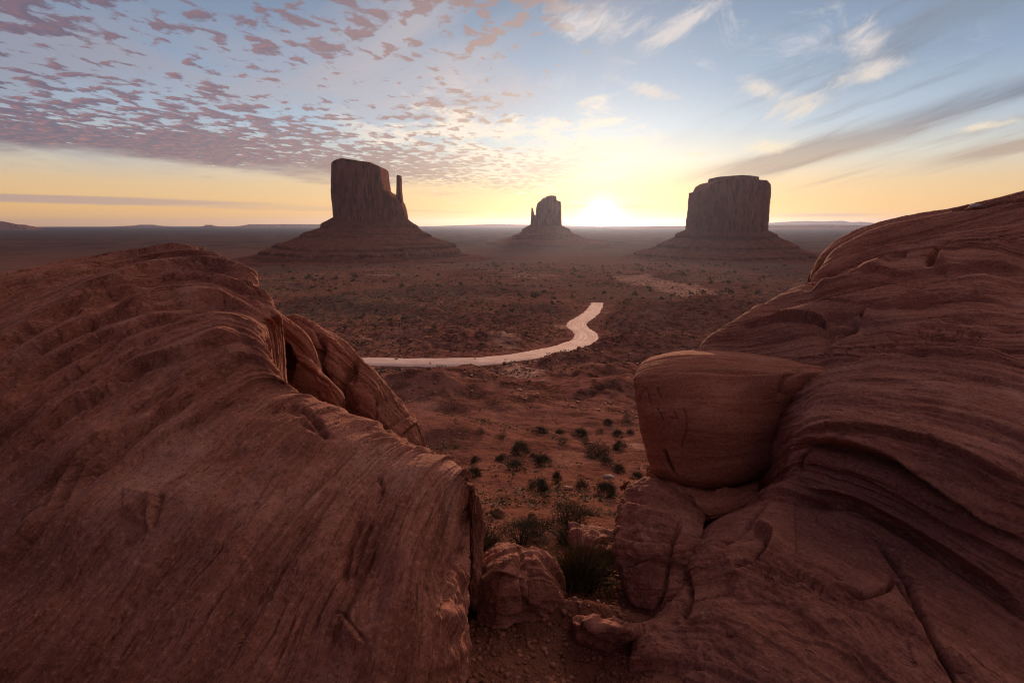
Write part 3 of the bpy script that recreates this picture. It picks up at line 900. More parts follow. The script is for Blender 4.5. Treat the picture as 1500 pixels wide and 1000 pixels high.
def rock(name, G, mat, seed, feats=(), amp=1.0, scale=1.0, rough=None, label=None, cat=None, parent=None, terr=1.0, group=None, uvswap=False, plates=None):
    N = normals(G)
    vis = ((N * -G).sum(-1) > -.25) & (G[..., 1] > .4)
    U, Vv = flow_uv(G)
    if uvswap:
        U, Vv = flow_uv(np.swapaxes(G, 0, 1)); U, Vv = U.T, Vv.T
    if callable(terr): terr = terr(*project(G))
    D = strata(U, Vv, G, seed, amp, scale, terr, 0.0 if np.mean(terr) < .7 else (1.0 if plates is None else plates(*project(G))))
    if rough is not None: D = D + rough(G, U, Vv)
    nb = carve(G, N, [f for f in feats if f[0] == 'b'], vis)
    G1 = G + N * (D + nb)[..., None]
    N1 = N
    fine = [f for f in feats if f[0] != 'b']
    sm = G1.copy()
    for _ in range(5): sm[1:-1, 1:-1] = (sm[:-2, 1:-1] + sm[2:, 1:-1] + sm[1:-1, :-2] + sm[1:-1, 2:]) / 4
    if fine: G1 = G1 + N1 * carve(G1, N1, fine, vis)[..., None]
    nv, nu = G.shape[:2]
    o = mesh_obj(name, G1.reshape(-1, 3), grid_faces(nv, nu), mat, parent, uv=np.stack([U, Vv], -1).reshape(-1, 2))
    if label: tag(o, label, cat, group)
    return o


def broken(weight, seed, a=.10):
    """rough broken stone where the weight function says so"""
    def f(G, U, Vv):
        w = weight(*project(G))
        x, y, z = G[..., 0], G[..., 1], G[..., 2]
        r = fbm(x * 2.6, y * 2.6, z * 1.6, 5, seed, .55)
        bl = np.abs(fbm(x * 5, y * 5, z * 3, 3, seed + 5)) - .2
        return w * a * (r + .7 * bl)
    return f


def build_left_rock():
    R = [
        [(-300, 500, 8.0), (-140, 445, 8.8), (0, 406, 9.6), (70, 392, 10.2), (130, 381, 10.8), (190, 371, 11.2), (238, 366.5, 11.4), (280, 369, 11.5), (300, 380, 11.9), (315, 450, 12.6)],
        [(-300, 540, 7.2), (-140, 475, 8.0), (0, 428, 8.9), (70, 408, 9.5), (130, 394, 10.1), (190, 380, 10.5), (250, 371, 10.7), (298, 374, 10.8), (318, 394, 11.3), (330, 470, 12.2)],
        [(-300, 590, 6.5), (-140, 510, 7.3), (0, 452, 8.2), (70, 425, 8.8), (140, 404, 9.4), (210, 389, 9.8), (270, 384, 10.), (332, 398, 9.9), (352, 425, 10.5), (362, 510, 11.5)],
        [(-300, 650, 5.8), (-140, 560, 6.5), (0, 490, 7.3), (80, 453, 7.9), (160, 425, 8.5), (240, 408, 8.9), (310, 406, 9.), (374, 429, 8.8), (390, 460, 9.5), (398, 560, 10.5)],
        [(-300, 720, 5.1), (-140, 620, 5.7), (0, 545, 6.4), (90, 492, 7.), (180, 452, 7.6), (260, 430, 8.), (335, 430, 8.2), (404, 454, 8.), (416, 485, 8.6), (422, 600, 9.6)],
        [(-300, 800, 4.5), (-140, 690, 5.), (0, 600, 5.6), (95, 535, 6.2), (190, 482, 6.8), (270, 456, 7.2), (330, 450, 7.4), (380, 466, 7.2), (400, 500, 7.8), (408, 640, 8.8)],
        [(-300, 890, 3.9), (-140, 775, 4.3), (0, 665, 4.8), (100, 585, 5.4), (200, 520, 6.), (280, 485, 6.4), (338, 473, 6.55), (380, 492, 6.4), (396, 535, 7.), (402, 680, 8.)],
        [(-300, 990, 3.3), (-140, 870, 3.6), (-10, 750, 4.), (100, 650, 4.6), (210, 570, 5.2), (295, 520, 5.7), (352, 502, 5.95), (392, 522, 5.95), (406, 566, 6.6), (412, 720, 7.6)],
        [(-260, 1090, 2.8), (-110, 970, 3.), (10, 850, 3.3), (120, 730, 3.9), (230, 630, 4.6), (320, 565, 5.2), (376, 542, 5.55), (415, 556, 5.7), (440, 596, 6.5), (450, 740, 7.4)],
        [(-160, 1160, 2.5), (-30, 1050, 2.6), (80, 930, 2.9), (180, 800, 3.5), (285, 690, 4.2), (370, 615, 4.9), (425, 585, 5.3), (466, 592, 5.5), (490, 632, 6.3), (500, 780, 7.2)],
        [(0, 1200, 2.4), (110, 1090, 2.5), (200, 970, 2.8), (290, 840, 3.35), (380, 725, 4.05), (455, 650, 4.7), (505, 620, 5.1), (545, 622, 5.35), (560, 660, 6.1), (570, 800, 7.)],
        [(170, 1220, 2.35), (260, 1110, 2.45), (335, 1000, 2.7), (400, 875, 3.2), (470, 765, 3.8), (535, 690, 4.5), (578, 648, 4.9), (608, 650, 5.1), (622, 690, 5.9), (630, 840, 6.8)],
        [(340, 1220, 2.4), (405, 1110, 2.55), (460, 1010, 2.75), (505, 900, 3.15), (555, 800, 3.65), (605, 712, 4.35), (637, 670, 4.75), (656, 673, 5.), (668, 712, 5.7), (676, 860, 6.5)],
        [(500, 1210, 2.5), (535, 1110, 2.65), (565, 1020, 2.85), (585, 920, 3.15), (603, 835, 3.55), (636, 738, 4.3), (657, 692, 4.7), (673, 690, 4.95), (684, 725, 5.6), (692, 880, 6.3)],
        [(600, 1220, 2.6), (620, 1120, 2.8), (634, 1030, 3.0), (642, 940, 3.3), (648, 860, 3.68), (664, 770, 4.36), (675, 718, 4.75), (684, 710, 5.), (694, 745, 5.6), (700, 900, 6.2)],
        [(668, 1240, 2.8), (676, 1130, 3.), (682, 1040, 3.2), (684, 950, 3.5), (684, 880, 3.8), (683, 800, 4.42), (688, 745, 4.8), (690, 730, 5.05), (700, 765, 5.6), (706, 900, 6.2)],
    ]
    R = [[(px, py, 2.0 + (Y - 2.0) * .52 + (0, .30, .75)[max(0, i - 13)] + (0, 0, 0, 0, 0, 0, .10, .22, .28, .2)[j] * (8 < i < 14)) for j, (px, py, Y) in enumerate(r)] for i, r in enumerate(R)]
    G = loft(R, 720, 820, pre=[(-.2, .8, -.7), (-.4, 2.4, -6.)], post=[(-.08, .35, -.6), (-.25, .9, -3.5)])
    F_ = [
        ('s', [(-60, 455), (0, 438), (61, 410), (122, 401), (190, 384), (238, 372)], 6, .07), ('s', [(-60, 550), (0, 517), (44, 493), (112, 452), (163, 432), (211, 413), (245, 402), (292, 399), (333, 406), (374, 424), (404, 452)], 7, .17),
        ('s', [(-40, 600), (0, 564), (51, 519), (102, 492), (163, 470), (204, 459), (255, 444), (333, 445), (370, 458)], 6, .13), ('s', [(-30, 640), (0, 607), (44, 563), (85, 532), (136, 505), (177, 488), (230, 470), (280, 462)], 5, .12),
        ('g', [(-20, 660), (0, 643), (61, 595), (102, 558), (136, 527), (177, 492)], 4, .12), ('s', [(27, 680), (85, 614), (153, 577), (204, 540), (260, 522), (320, 500), (352, 492)], 5, .15),
        ('s', [(100, 735), (146, 682), (204, 631), (255, 597), (306, 560), (340, 533), (366, 512)], 5, .12), ('g', [(60, 760), (110, 690), (165, 628), (220, 575), (262, 545)], 5, .10),
        ('g', [(240, 660), (300, 608), (340, 590)], 3, .06), ('s', [(-20, 860), (60, 765), (120, 690), (190, 625)], 6, .14), ('b', 190, 366, 190, 36, -.30), ('b', 290, 740, 90, 40, .07), ('b', 100, 850, 120, 60, -.05), ('b', 610, 690, 60, 22, .05), ('b', 470, 650, 70, 20, .05),
        ('s', [(120, 399), (215, 372), (285, 370), (306, 379)], 5, 0.065), ('s', [(10, 446), (80, 420), (150, 402), (220, 386), (290, 387), (330, 397)], 5, 0.078),
        ('s', [(100, 470), (170, 438), (240, 412), (330, 414), (385, 440)], 7, 0.156),
        ('g', [(0, 560), (60, 522), (130, 480), (210, 445), (280, 428)], 4, 0.080), ('g', [(0, 640), (80, 575), (150, 520)], 4, 0.080),
        ('g', [(40, 600), (110, 545), (170, 500)], 5, 0.096), ('g', [(165, 462), (180, 448), (200, 446)], 3, 0.064), ('g', [(120, 485), (135, 480), (140, 488)], 5, 0.096),
        ('g', [(0, 640), (60, 590), (140, 530)], 4, 0.080), ('g', [(0, 700), (90, 610), (160, 550), (230, 500)], 5, 0.096),
        ('g', [(150, 690), (220, 620), (270, 560), (330, 520)], 4, 0.080), ('g', [(215, 445), (260, 440), (305, 445), (340, 450)], 3, 0.048),
        ('s', [(175, 470), (230, 455), (290, 444), (340, 450)], 4, 0.104), ('g', [(20, 780), (100, 690), (165, 640)], 5, 0.080),
        ('s', [(215, 775), (225, 745), (232, 720)], 6, 0.130), ('g', [(185, 800), (210, 775), (218, 745)], 4, 0.064),
        ('g', [(120, 995), (200, 890), (280, 790)], 3, 0.048), ('g', [(250, 985), (330, 860), (390, 770), (430, 720)], 2.5, 0.048),
        ('g', [(420, 590), (445, 600), (465, 618), (478, 640)], 4, 0.096), ('g', [(440, 618), (470, 632), (490, 640)], 3, 0.064), ('g', [(395, 600), (420, 598), (440, 606)], 5, 0.080),
        ('g', [(556, 700), (560, 720), (552, 735)], 3, 0.064), ('g', [(370, 900), (430, 790), (480, 720)], 2.5, 0.048), ('g', [(480, 960), (520, 870), (550, 810)], 3, 0.064),
        ('s', [(535, 945), (518, 925), (495, 900), (480, 930)], 4, 0.078), ('g', [(502, 855), (512, 800), (530, 760)], 6, 0.112), ('g', [(515, 850), (530, 800), (545, 765)], 4, 0.080),
        ('g', [(330, 980), (400, 860), (450, 780), (500, 710)], 2.5, 0.048), ('g', [(60, 900), (150, 790), (215, 720)], 3, 0.056),
        ('b', 540, 830, 38, 70, -.10), ('b', 150, 760, 90, 60, .05), ('b', 60, 700, 120, 40, -.06),
        ('g', [(688, 735), (685, 780), (678, 830)], 3, 0.128), ('g', [(650, 900), (660, 850), (676, 800), (682, 750)], 3, 0.096), ('b', 650, 900, 26, 20, .07), ('b', 655, 960, 24, 22, .06),
    ]
    w0 = lambda px, py: sst(px, 585, 640) * sst(py, 770, 850)
    crumb = broken(w0, 121, .065)
    def face(G, U, Vv):
        px, py = project(G)
        m = sst(px + py * .6, 640, 1000) * (1 - w0(px, py))
        a = fbm(U * .55, Vv * 26, 0, 2, 131); on = np.clip(.2 + 1.3 * fbm(U * .5, Vv * 2.0, 0, 2, 133), 0, 1)
        return crumb(G, U, Vv) - m * on * .045 * np.clip(1 - np.abs(a) * 4.5, 0, 1)
    F_ = [f[:-1] + (f[-1] * .62,) for f in F_]
    rock("sandstone_dome", G, SAND, 101, F_, .62, 1.6, face, terr=1.5, plates=lambda px, py: .55 + 0 * px, 
         label="huge rounded red sandstone dome with flowing layers filling the left foreground", cat="rock outcrop")

    # buttress with the alcove, tucked behind the shoulder of the dome
    B = [
        [(330, 560, 9.0), (335, 470, 8.6), (345, 444, 7.9), (360, 450, 7.3), (372, 480, 7.2), (378, 540, 7.2), (382, 680, 7.1)],
        [(380, 560, 9.0), (385, 470, 8.7), (390, 449, 7.8), (396, 458, 7.3), (400, 490, 7.25), (404, 540, 7.35), (406, 680, 7.3)],
        [(415, 570, 9.0), (418, 485, 8.7), (420, 467, 7.8), (424, 476, 7.35), (426, 500, 7.25), (428, 545, 7.3), (430, 680, 7.2)],
        [(440, 580, 9.0), (443, 500, 8.7), (444, 482, 7.8), (446, 494, 7.35), (447, 515, 7.2), (449, 555, 7.1), (450, 690, 7.0)],
        [(458, 600, 9.0), (460, 530, 8.7), (459, 502, 7.8), (459, 518, 7.4), (461, 540, 7.2), (466, 565, 6.95), (470, 700, 6.8)],
        [(475, 620, 9.0), (478, 565, 8.7), (470, 540, 7.9), (468, 550, 7.4), (478, 562, 7.0), (488, 580, 6.75), (490, 700, 6.6)],
        [(500, 640, 9.0), (502, 600, 8.7), (492, 568, 8.0), (492, 572, 7.4), (497, 580, 6.95), (499, 600, 6.75), (501, 700, 6.6)],
        [(505, 660, 9.0), (508, 640, 8.7), (501, 600, 8.1), (501, 602, 7.5), (502, 610, 7.1), (503, 630, 6.9), (504, 700, 6.7)],
    ]
    G = loft(B, 220, 260, post=[(.1, .5, -.8)])
    rock("sandstone_buttress", G, SAND_RED, 141, [('b', 413, 540, 13, 26, -.75), ('g', [(405, 560), (418, 545), (424, 515), (418, 505)], 3, .12), ('g', [(455, 540), (466, 552), (485, 562)], 2.5, .05)],
         .7, 1.0, None, "orange sandstone buttress with a dark alcove behind the left dome", "rock outcrop", uvswap=True)

    # fin beyond
    Fn = [
        [(405, 640, 10.), (406, 500, 9.6), (412, 466, 9.2), (414, 478, 8.9), (416, 510, 8.7), (420, 560, 8.5), (422, 760, 8.2)],
        [(428, 640, 10.), (428, 490, 9.6), (430, 461.5, 9.), (433, 474, 8.65), (438, 510, 8.4), (443, 560, 8.2), (446, 780, 7.9)],
        [(446, 640, 10.), (446, 492, 9.6), (447, 466, 8.9), (452, 480, 8.55), (456, 512, 8.35), (460, 560, 8.1), (464, 780, 7.8)],
        [(470, 640, 9.9), (468, 504, 9.5), (470, 482, 8.8), (473, 495, 8.45), (477, 520, 8.2), (480, 570, 7.95), (484, 790, 7.7)],
        [(505, 640, 9.7), (503, 520, 9.3), (503, 497, 8.7), (506, 515, 8.3), (508, 545, 8.05), (512, 600, 7.75), (516, 800, 7.5)],
        [(535, 660, 9.5), (533, 548, 9.), (532, 526, 8.5), (536, 545, 8.1), (538, 575, 7.8), (542, 620, 7.5), (545, 820, 7.3)],
        [(565, 680, 9.3), (563, 582, 8.8), (563, 561, 8.3), (566, 585, 7.9), (568, 612, 7.6), (570, 650, 7.4), (572, 830, 7.2)],
        [(592, 700, 9.1), (590, 616, 8.6), (591, 596, 8.1), (594, 618, 7.75), (595, 645, 7.5), (597, 680, 7.3), (598, 840, 7.)],
        [(613, 720, 9.), (612, 645, 8.5), (611, 619, 8.), (612, 640, 7.75), (613, 664, 7.6), (614, 695, 7.4), (615, 850, 7.1)],
        [(622, 760, 9.), (622, 700, 8.5), (620, 650, 8.05), (620, 668, 7.9), (620, 690, 7.8), (621, 720, 7.6), (621, 860, 7.3)],
    ]
    G = loft(Fn, 260, 420, post=[(.05, .5, -.8), (0, .8, -2.5)])
    rock("sandstone_fin", G, SAND_RED, 161,
         [('g', [(466, 488), (472, 505), (466, 530), (474, 560), (480, 590)], 5, .22), ('g', [(524, 530), (512, 550), (500, 570), (498, 600)], 4, .16), ('g', [(524, 530), (522, 545), (518, 560)], 3, .1),
          ('b', 535, 570, 24, 26, .12), ('b', 488, 530, 14, 30, .10), ('s', [(608, 610), (590, 618), (575, 628), (562, 632)], 4, .07), ('g', [(553, 588), (551, 605), (549, 618)], 2, .05),
          ('g', [(570, 630), (566, 650), (560, 660)], 2, .05), ('s', [(600, 655), (585, 640), (612, 618)], 3, .05), ('g', [(440, 470), (455, 478), (470, 492)], 2, .03)],
         .55, 1.0, broken(lambda px, py: 0 * px + 1, 171, .05), "jagged fin of orange sandstone sloping down behind the left dome", "rock outcrop", uvswap=True)


def build_right_rock():
    R = [
        [(1190, 440, 10.8), (1199, 402, 10.4), (1218, 371, 10.1), (1250, 350, 10.1), (1290, 333, 10.1), (1340, 321, 9.9), (1400, 310.5, 9.6), (1460, 296, 9.2), (1540, 275, 8.8), (1760, 215, 8.)],
        [(1184, 480, 10.4), (1183, 435, 9.9), (1192, 400, 9.5), (1225, 382, 9.4), (1270, 366, 9.4), (1330, 350, 9.2), (1400, 338, 8.9), (1470, 326, 8.5), (1560, 310, 8.1), (1780, 270, 7.3)],
        [(1182, 510, 10.2), (1178, 455, 9.6), (1179, 417, 9.1), (1215, 404, 9.), (1255, 393, 8.95), (1310, 380, 8.8), (1385, 368, 8.5), (1470, 360, 8.), (1570, 348, 7.5), (1790, 320, 6.8)],
        [(1150, 530, 9.6), (1138, 480, 9.), (1136, 435, 8.3), (1190, 420, 8.2), (1240, 406, 8.2), (1300, 394, 8.2), (1380, 388, 8.), (1470, 384, 7.5), (1580, 380, 7.), (1800, 370, 6.3)],
        [(1085, 560, 9.), (1078, 510, 8.3), (1080, 466, 7.6), (1140, 456, 7.6), (1200, 445, 7.6), (1270, 430, 7.6), (1360, 420, 7.4), (1460, 415, 6.9), (1580, 415, 6.4), (1800, 420, 5.7)],
        [(1040, 600, 8.4), (1030, 545, 7.8), (1034, 499, 7.1), (1095, 492, 7.1), (1160, 482, 7.05), (1240, 468, 7.), (1340, 455, 6.8), (1450, 450, 6.3), (1570, 455, 5.8), (1800, 470, 5.1)],
        [(1010, 660, 8.), (1000, 590, 7.3), (1008, 532, 6.7), (1070, 526, 6.7), (1140, 518, 6.6), (1220, 504, 6.4), (1320, 490, 6.2), (1440, 490, 5.7), (1570, 500, 5.2), (1800, 530, 4.5)],
        [(1030, 720, 7.8), (1040, 650, 7.4), (1070, 580, 7.0), (1120, 560, 6.6), (1170, 546, 6.15), (1230, 536, 5.9), (1320, 530, 5.6), (1430, 535, 5.2), (1560, 555, 4.7), (1800, 610, 4.)],
        [(1050, 760, 7.4), (1070, 700, 7.0), (1095, 640, 6.6), (1135, 605, 6.0), (1175, 584, 5.45), (1215, 566, 5.3), (1310, 574, 5.), (1420, 590, 4.6), (1550, 625, 4.15), (1800, 710, 3.5)],
        [(1060, 800, 7.0), (1080, 750, 6.6), (1105, 690, 6.2), (1138, 660, 5.6), (1168, 640, 5.0), (1220, 640, 4.82), (1310, 662, 4.52), (1420, 700, 4.12), (1550, 750, 3.72), (1800, 860, 3.1)],
        [(1050, 830, 6.7), (1075, 785, 6.3), (1102, 740, 5.9), (1138, 710, 5.4), (1170, 694, 4.95), (1225, 707, 4.75), (1310, 742, 4.45), (1420, 797, 4.05), (1550, 862, 3.6), (1780, 980, 2.9)],
        [(980, 870, 6.3), (1000, 815, 5.8), (1034, 770, 5.2), (1078, 752, 5.0), (1132, 745, 4.8), (1200, 762, 4.6), (1290, 803, 4.28), (1400, 868, 3.85), (1520, 948, 3.4), (1740, 1090, 2.7)],
        [(960, 910, 6.), (980, 860, 5.5), (1010, 818, 4.75), (1050, 802, 4.5), (1104, 800, 4.3), (1170, 822, 4.1), (1260, 868, 3.8), (1360, 933, 3.4), (1470, 1010, 3.), (1680, 1160, 2.5)],
        [(935, 970, 5.8), (955, 920, 5.2), (992, 872, 4.5), (1035, 864, 4.2), (1088, 865, 4.), (1150, 890, 3.8), (1230, 940, 3.5), (1320, 1005, 3.15), (1420, 1080, 2.8), (1600, 1220, 2.4)],
        [(905, 1030, 5.4), (915, 980, 4.8), (940, 928, 4.2), (985, 922, 3.95), (1040, 930, 3.75), (1100, 955, 3.55), (1180, 1005, 3.25), (1260, 1070, 2.95), (1350, 1150, 2.6), (1500, 1270, 2.3)],
        [(890, 1100, 5.), (897, 1060, 4.4), (916, 1010, 3.85), (960, 1006, 3.65), (1010, 1015, 3.45), (1065, 1040, 3.25), (1130, 1080, 3.), (1200, 1140, 2.75), (1280, 1210, 2.5), (1400, 1300, 2.3)],
    ]
    G = loft(R, 760, 760, pre=[(.3, 1.2, -1.1), (.4, 3.2, -9.)], post=[(-.05, .0, -.6), (.1, .3, -2.5)])
    F_ = [
        ('g', [(1178, 420), (1225, 408), (1262, 397), (1300, 383)], 4, 0.126), ('s', [(1300, 384), (1262, 396), (1228, 406), (1185, 418)], 6, 0.140),
        ('g', [(1358, 392), (1372, 372), (1392, 362)], 5, 0.140), ('s', [(1500, 358), (1450, 360), (1420, 362), (1395, 366), (1378, 382), (1368, 396)], 6, 0.140), ('b', 1420, 378, 40, 12, .06),
        ('g', [(1290, 388), (1310, 378), (1330, 376)], 4, 0.084), ('b', 1330, 384, 30, 6, .05),
        ('s', [(1480, 438), (1400, 446), (1340, 440), (1325, 446), (1275, 462), (1260, 480)], 4, 0.100), ('g', [(1230, 500), (1245, 486), (1256, 478)], 5, 0.182), ('g', [(1205, 478), (1240, 474), (1256, 476)], 4, 0.098),
        ('s', [(1480, 482), (1400, 480), (1360, 482), (1310, 496), (1260, 498), (1225, 512), (1200, 530)], 4, 0.090), ('g', [(1262, 499), (1290, 497), (1320, 492)], 2.2, 0.056),
        ('s', [(1200, 400), (1320, 402), (1420, 396), (1500, 392)], 5, 0.060), ('s', [(1490, 410), (1420, 416), (1350, 422), (1290, 432), (1210, 452), (1100, 480)], 8, 0.120),
        ('s', [(1090, 478), (1140, 470), (1200, 476), (1212, 486)], 4, 0.100), ('b', 1215, 495, 16, 14, -.10), ('b', 1150, 490, 40, 10, .04),
        ('g', [(1380, 480), (1430, 482), (1500, 486)], 3, 0.070), ('s', [(1500, 527), (1420, 518), (1380, 520), (1320, 522), (1240, 528)], 5, 0.100), ('g', [(1360, 527), (1300, 524), (1240, 530)], 3, 0.070),
        ('s', [(1172, 632), (1230, 628), (1310, 636), (1400, 660), (1500, 710)], 6, .07),
        ('g', [(1175, 655), (1240, 662), (1310, 684), (1400, 735), (1500, 800)], 5, 0.126), ('s', [(1172, 640), (1240, 650), (1310, 672), (1400, 724), (1500, 790)], 6, 0.160),
        ('g', [(1180, 735), (1260, 745), (1340, 790), (1420, 840), (1500, 900)], 6, 0.11), ('s', [(1176, 712), (1260, 730), (1340, 775), (1420, 825), (1500, 885)], 6, 0.10),
        ('g', [(1290, 800), (1330, 850), (1365, 930), (1400, 1000)], 3.5, 0.126), ('g', [(1240, 860), (1262, 872), (1300, 862), (1312, 842)], 3, 0.084), ('g', [(1312, 842), (1330, 870), (1352, 905)], 4, 0.112),
        ('s', [(1100, 770), (1130, 790), (1110, 830), (1060, 850)], 6, 0.120), ('g', [(1050, 800), (1085, 780), (1120, 740)], 4, 0.070), ('b', 1060, 900, 50, 40, .06), ('b', 960, 960, 30, 30, .08),
        ('g', [(1000, 905), (1010, 870), (1005, 840)], 4, 0.112), ('g', [(1240, 640), (1180, 668), (1170, 690)], 3, 0.056),
        ('g', [(1396, 308), (1420, 306), (1440, 303), (1475, 296), (1500, 293)], 1.6, 0.070), ('s', [(1500, 330), (1420, 342), (1350, 352), (1290, 366), (1230, 388)], 6, 0.070),
    ]
    # worn carved letters and scratches
    def sx(x, y): return (1220 + x * 260 / 1500, 380 + y * 160 / 923)
    for poly in [[(860, 630), (745, 640), (725, 665), (800, 672), (770, 700), (660, 706)], [(905, 640), (835, 708), (940, 712)], [(870, 672), (940, 676)], [(900, 640), (975, 636)],
                 [(1080, 640), (1005, 700)], [(1075, 690), (1120, 640), (1190, 642), (1150, 672), (1195, 676), (1160, 706), (1080, 706)], [(1215, 645), (1240, 665), (1340, 640)], [(1250, 668), (1215, 712)],
                 [(190, 772), (130, 800), (110, 825)], [(190, 772), (235, 775)], [(240, 800), (270, 785), (275, 800)], [(320, 790), (355, 775)], [(395, 785), (430, 765)], [(560, 720), (510, 745), (460, 790), (520, 785)], [(490, 765), (530, 758)],
                 [(520, 140), (500, 150)], [(405, 230), (470, 195), (500, 200)], [(560, 190), (620, 180)], [(690, 220), (780, 175)], [(740, 225), (760, 245), (960, 140), (900, 120)], [(850, 195), (930, 150)]]:
        F_.append(('g', [sx(*q) for q in poly], 1.1, .022))
    def s3(x, y): return (1080 + x * .14, 800 + y * .14)
    for poly in [[(200, 230), (220, 180), (240, 220)], [(345, 260), (300, 350)], [(350, 350), (385, 380)], [(640, 240), (630, 330)], [(640, 280), (680, 290), (690, 350), (630, 355)], [(700, 290), (740, 300)],
                 [(770, 440), (790, 350), (820, 360), (790, 400), (800, 450)], [(850, 380), (900, 400), (860, 510)]]:
        F_.append(('g', [s3(*q) for q in poly], 1.1, .016))
    w = lambda px, py: sst(py, 735, 820) * (1 - sst(px + (py - 740) * -.9, 1150, 1290)) * .8
    rock("layered_sandstone_outcrop", G, SAND_R, 201, F_, .75, 1.25, broken(w, 221, .06),
         "massive layered red sandstone outcrop filling the right side of the foreground", "rock outcrop",
         plates=lambda px, py: .15 + .55 * sst(py, 600, 700),
         terr=lambda px, py: .75 + 1.9 * sst(px + .25 * (py - 600), 1130, 1230) * sst(py - (px - 1200) * .1, 560, 620) * (1 - sst(py - (px - 1200) * .55, 740, 800)))

    # smooth block perched at the corner
    B = [
        [(985, 660, 7.6), (975, 640, 7.5), (1000, 620, 7.5), (1040, 615, 7.5), (1090, 610, 7.4), (1144, 610, 7.2), (1218, 608, 6.85)],
        [(955, 560, 7.4), (948, 541, 7.1), (975, 529, 7.1), (1015, 524, 7.1), (1075, 525, 7), (1144, 530, 6.8), (1218, 535, 6.45)],
        [(950, 556, 7.3), (937, 536, 6.8), (966, 523, 6.65), (1012, 517, 6.55), (1075, 519, 6.5), (1144, 525, 6.4), (1218, 531, 6.2)],
        [(948, 566, 7.2), (930, 549, 6.5), (958, 538, 6.3), (1010, 533, 6.23), (1075, 534, 6.2), (1144, 538, 5.95), (1213, 543, 5.9)],
        [(948, 585, 7.2), (929, 566, 6.35), (955, 562, 6.1), (1010, 560, 5.97), (1075, 560, 5.95), (1139, 560, 5.8), (1200, 560, 5.9)],
        [(952, 622, 7.1), (934, 612, 6.25), (958, 612, 5.85), (1010, 614, 5.7), (1070, 614, 5.65), (1129, 610, 5.78), (1190, 601, 5.95)],
        [(960, 672, 7), (946, 662, 6.15), (968, 664, 5.8), (1015, 668, 5.65), (1070, 666, 5.6), (1124, 654, 5.78), (1180, 636, 5.95)],
        [(966, 702, 6.9), (957, 698, 6.1), (978, 702, 5.8), (1020, 709, 5.65), (1070, 705, 5.65), (1119, 690, 5.82), (1170, 666, 6)],
        [(975, 712, 6.9), (968, 708, 6.4), (990, 713, 6.15), (1025, 719, 6.05), (1070, 714, 6.05), (1119, 700, 6.2), (1170, 678, 6.25)],
        [(985, 712, 7), (985, 712, 6.8), (1000, 716, 6.6), (1030, 720, 6.5), (1070, 716, 6.5), (1119, 704, 6.6), (1168, 688, 6.55)],
    ]
    G = loft(B, 330, 330)
    feats = [('g', [(1176, 543), (1150, 555), (1142, 580)], 4, .05), ('g', [(972, 660), (978, 675), (988, 695)], 2.2, .07), ('s', [(1150, 548), (1080, 552), (1000, 548), (960, 552)], 5, .02)]
    def s2(x, y): return (920 + x * .16, 540 + y * .16)
    for poly in [[(105, 300), (110, 240), (165, 180), (185, 240), (200, 320)], [(185, 240), (240, 235)], [(265, 170), (300, 260)], [(265, 360), (325, 470)], [(300, 415), (335, 408)], [(420, 390), (450, 450), (400, 455)],
                 [(505, 370), (535, 450), (530, 560), (490, 720)]]:
        feats.append(('g', [s2(*q) for q in poly], 1.1, .02))
    rock("perched_sandstone_block", G, SAND_BLOCK, 241, feats, .30, 1.2, None, "smooth faced rounded sandstone block with scratched letters perched above the gap", "rock", terr=.6)

    # wedge under it and the dark broken slab below
    Wd = [
        [(950, 690, 7.0), (950, 676, 6.5), (975, 690, 6.2), (1010, 702, 6.0), (1050, 712, 5.9), (1110, 705, 6.0)],
        [(945, 700, 6.8), (950, 688, 6.1), (972, 700, 5.85), (1008, 716, 5.65), (1048, 728, 5.5), (1110, 722, 5.6)],
        [(945, 715, 6.7), (955, 702, 6.0), (974, 714, 5.8), (1004, 738, 5.6), (1040, 752, 5.4), (1100, 745, 5.4)],
        [(960, 740, 6.7), (965, 722, 6.1), (984, 736, 5.9), (1008, 758, 5.7), (1032, 772, 5.5), (1095, 775, 5.4)],
        [(990, 770, 6.7), (990, 760, 6.4), (1000, 770, 6.2), (1015, 785, 6.0), (1035, 800, 5.8), (1090, 805, 5.7)],
    ]
    rock("sandstone_wedge", loft(Wd, 150, 130, post=[(0, .4, -.6)]), SAND_RED, 261, [], .5, 1.2, broken(lambda px, py: 0 * px + 1, 263, .04),
         "reddish wedge of sandstone right under the perched block", "rock")
    Sl = [
        [(932, 712, 6.6), (920, 706, 6.0), (936, 703, 5.8), (957, 702, 5.7), (990, 716, 5.65), (1030, 748, 5.6)],
        [(926, 742, 6.6), (911, 728, 5.75), (926, 727, 5.5), (952, 730, 5.35), (988, 746, 5.25), (1030, 768, 5.2)],
        [(920, 792, 6.4), (903, 772, 5.4), (919, 776, 5.15), (951, 781, 4.95), (992, 788, 4.85), (1030, 794, 4.85)],
        [(918, 842, 6.1), (902, 820, 5.15), (918, 826, 4.9), (946, 831, 4.7), (986, 834, 4.6), (1024, 832, 4.65)],
        [(926, 892, 5.8), (912, 866, 4.9), (930, 872, 4.65), (955, 875, 4.5), (985, 872, 4.42), (1014, 862, 4.5)],
        [(940, 932, 5.5), (925, 908, 4.75), (940, 913, 4.55), (960, 912, 4.45), (985, 905, 4.4), (1008, 892, 4.45)],
        [(950, 1000, 5.5), (934, 975, 4.75), (950, 980, 4.55), (968, 982, 4.45), (988, 978, 4.45), (1010, 970, 4.5)],
    ]
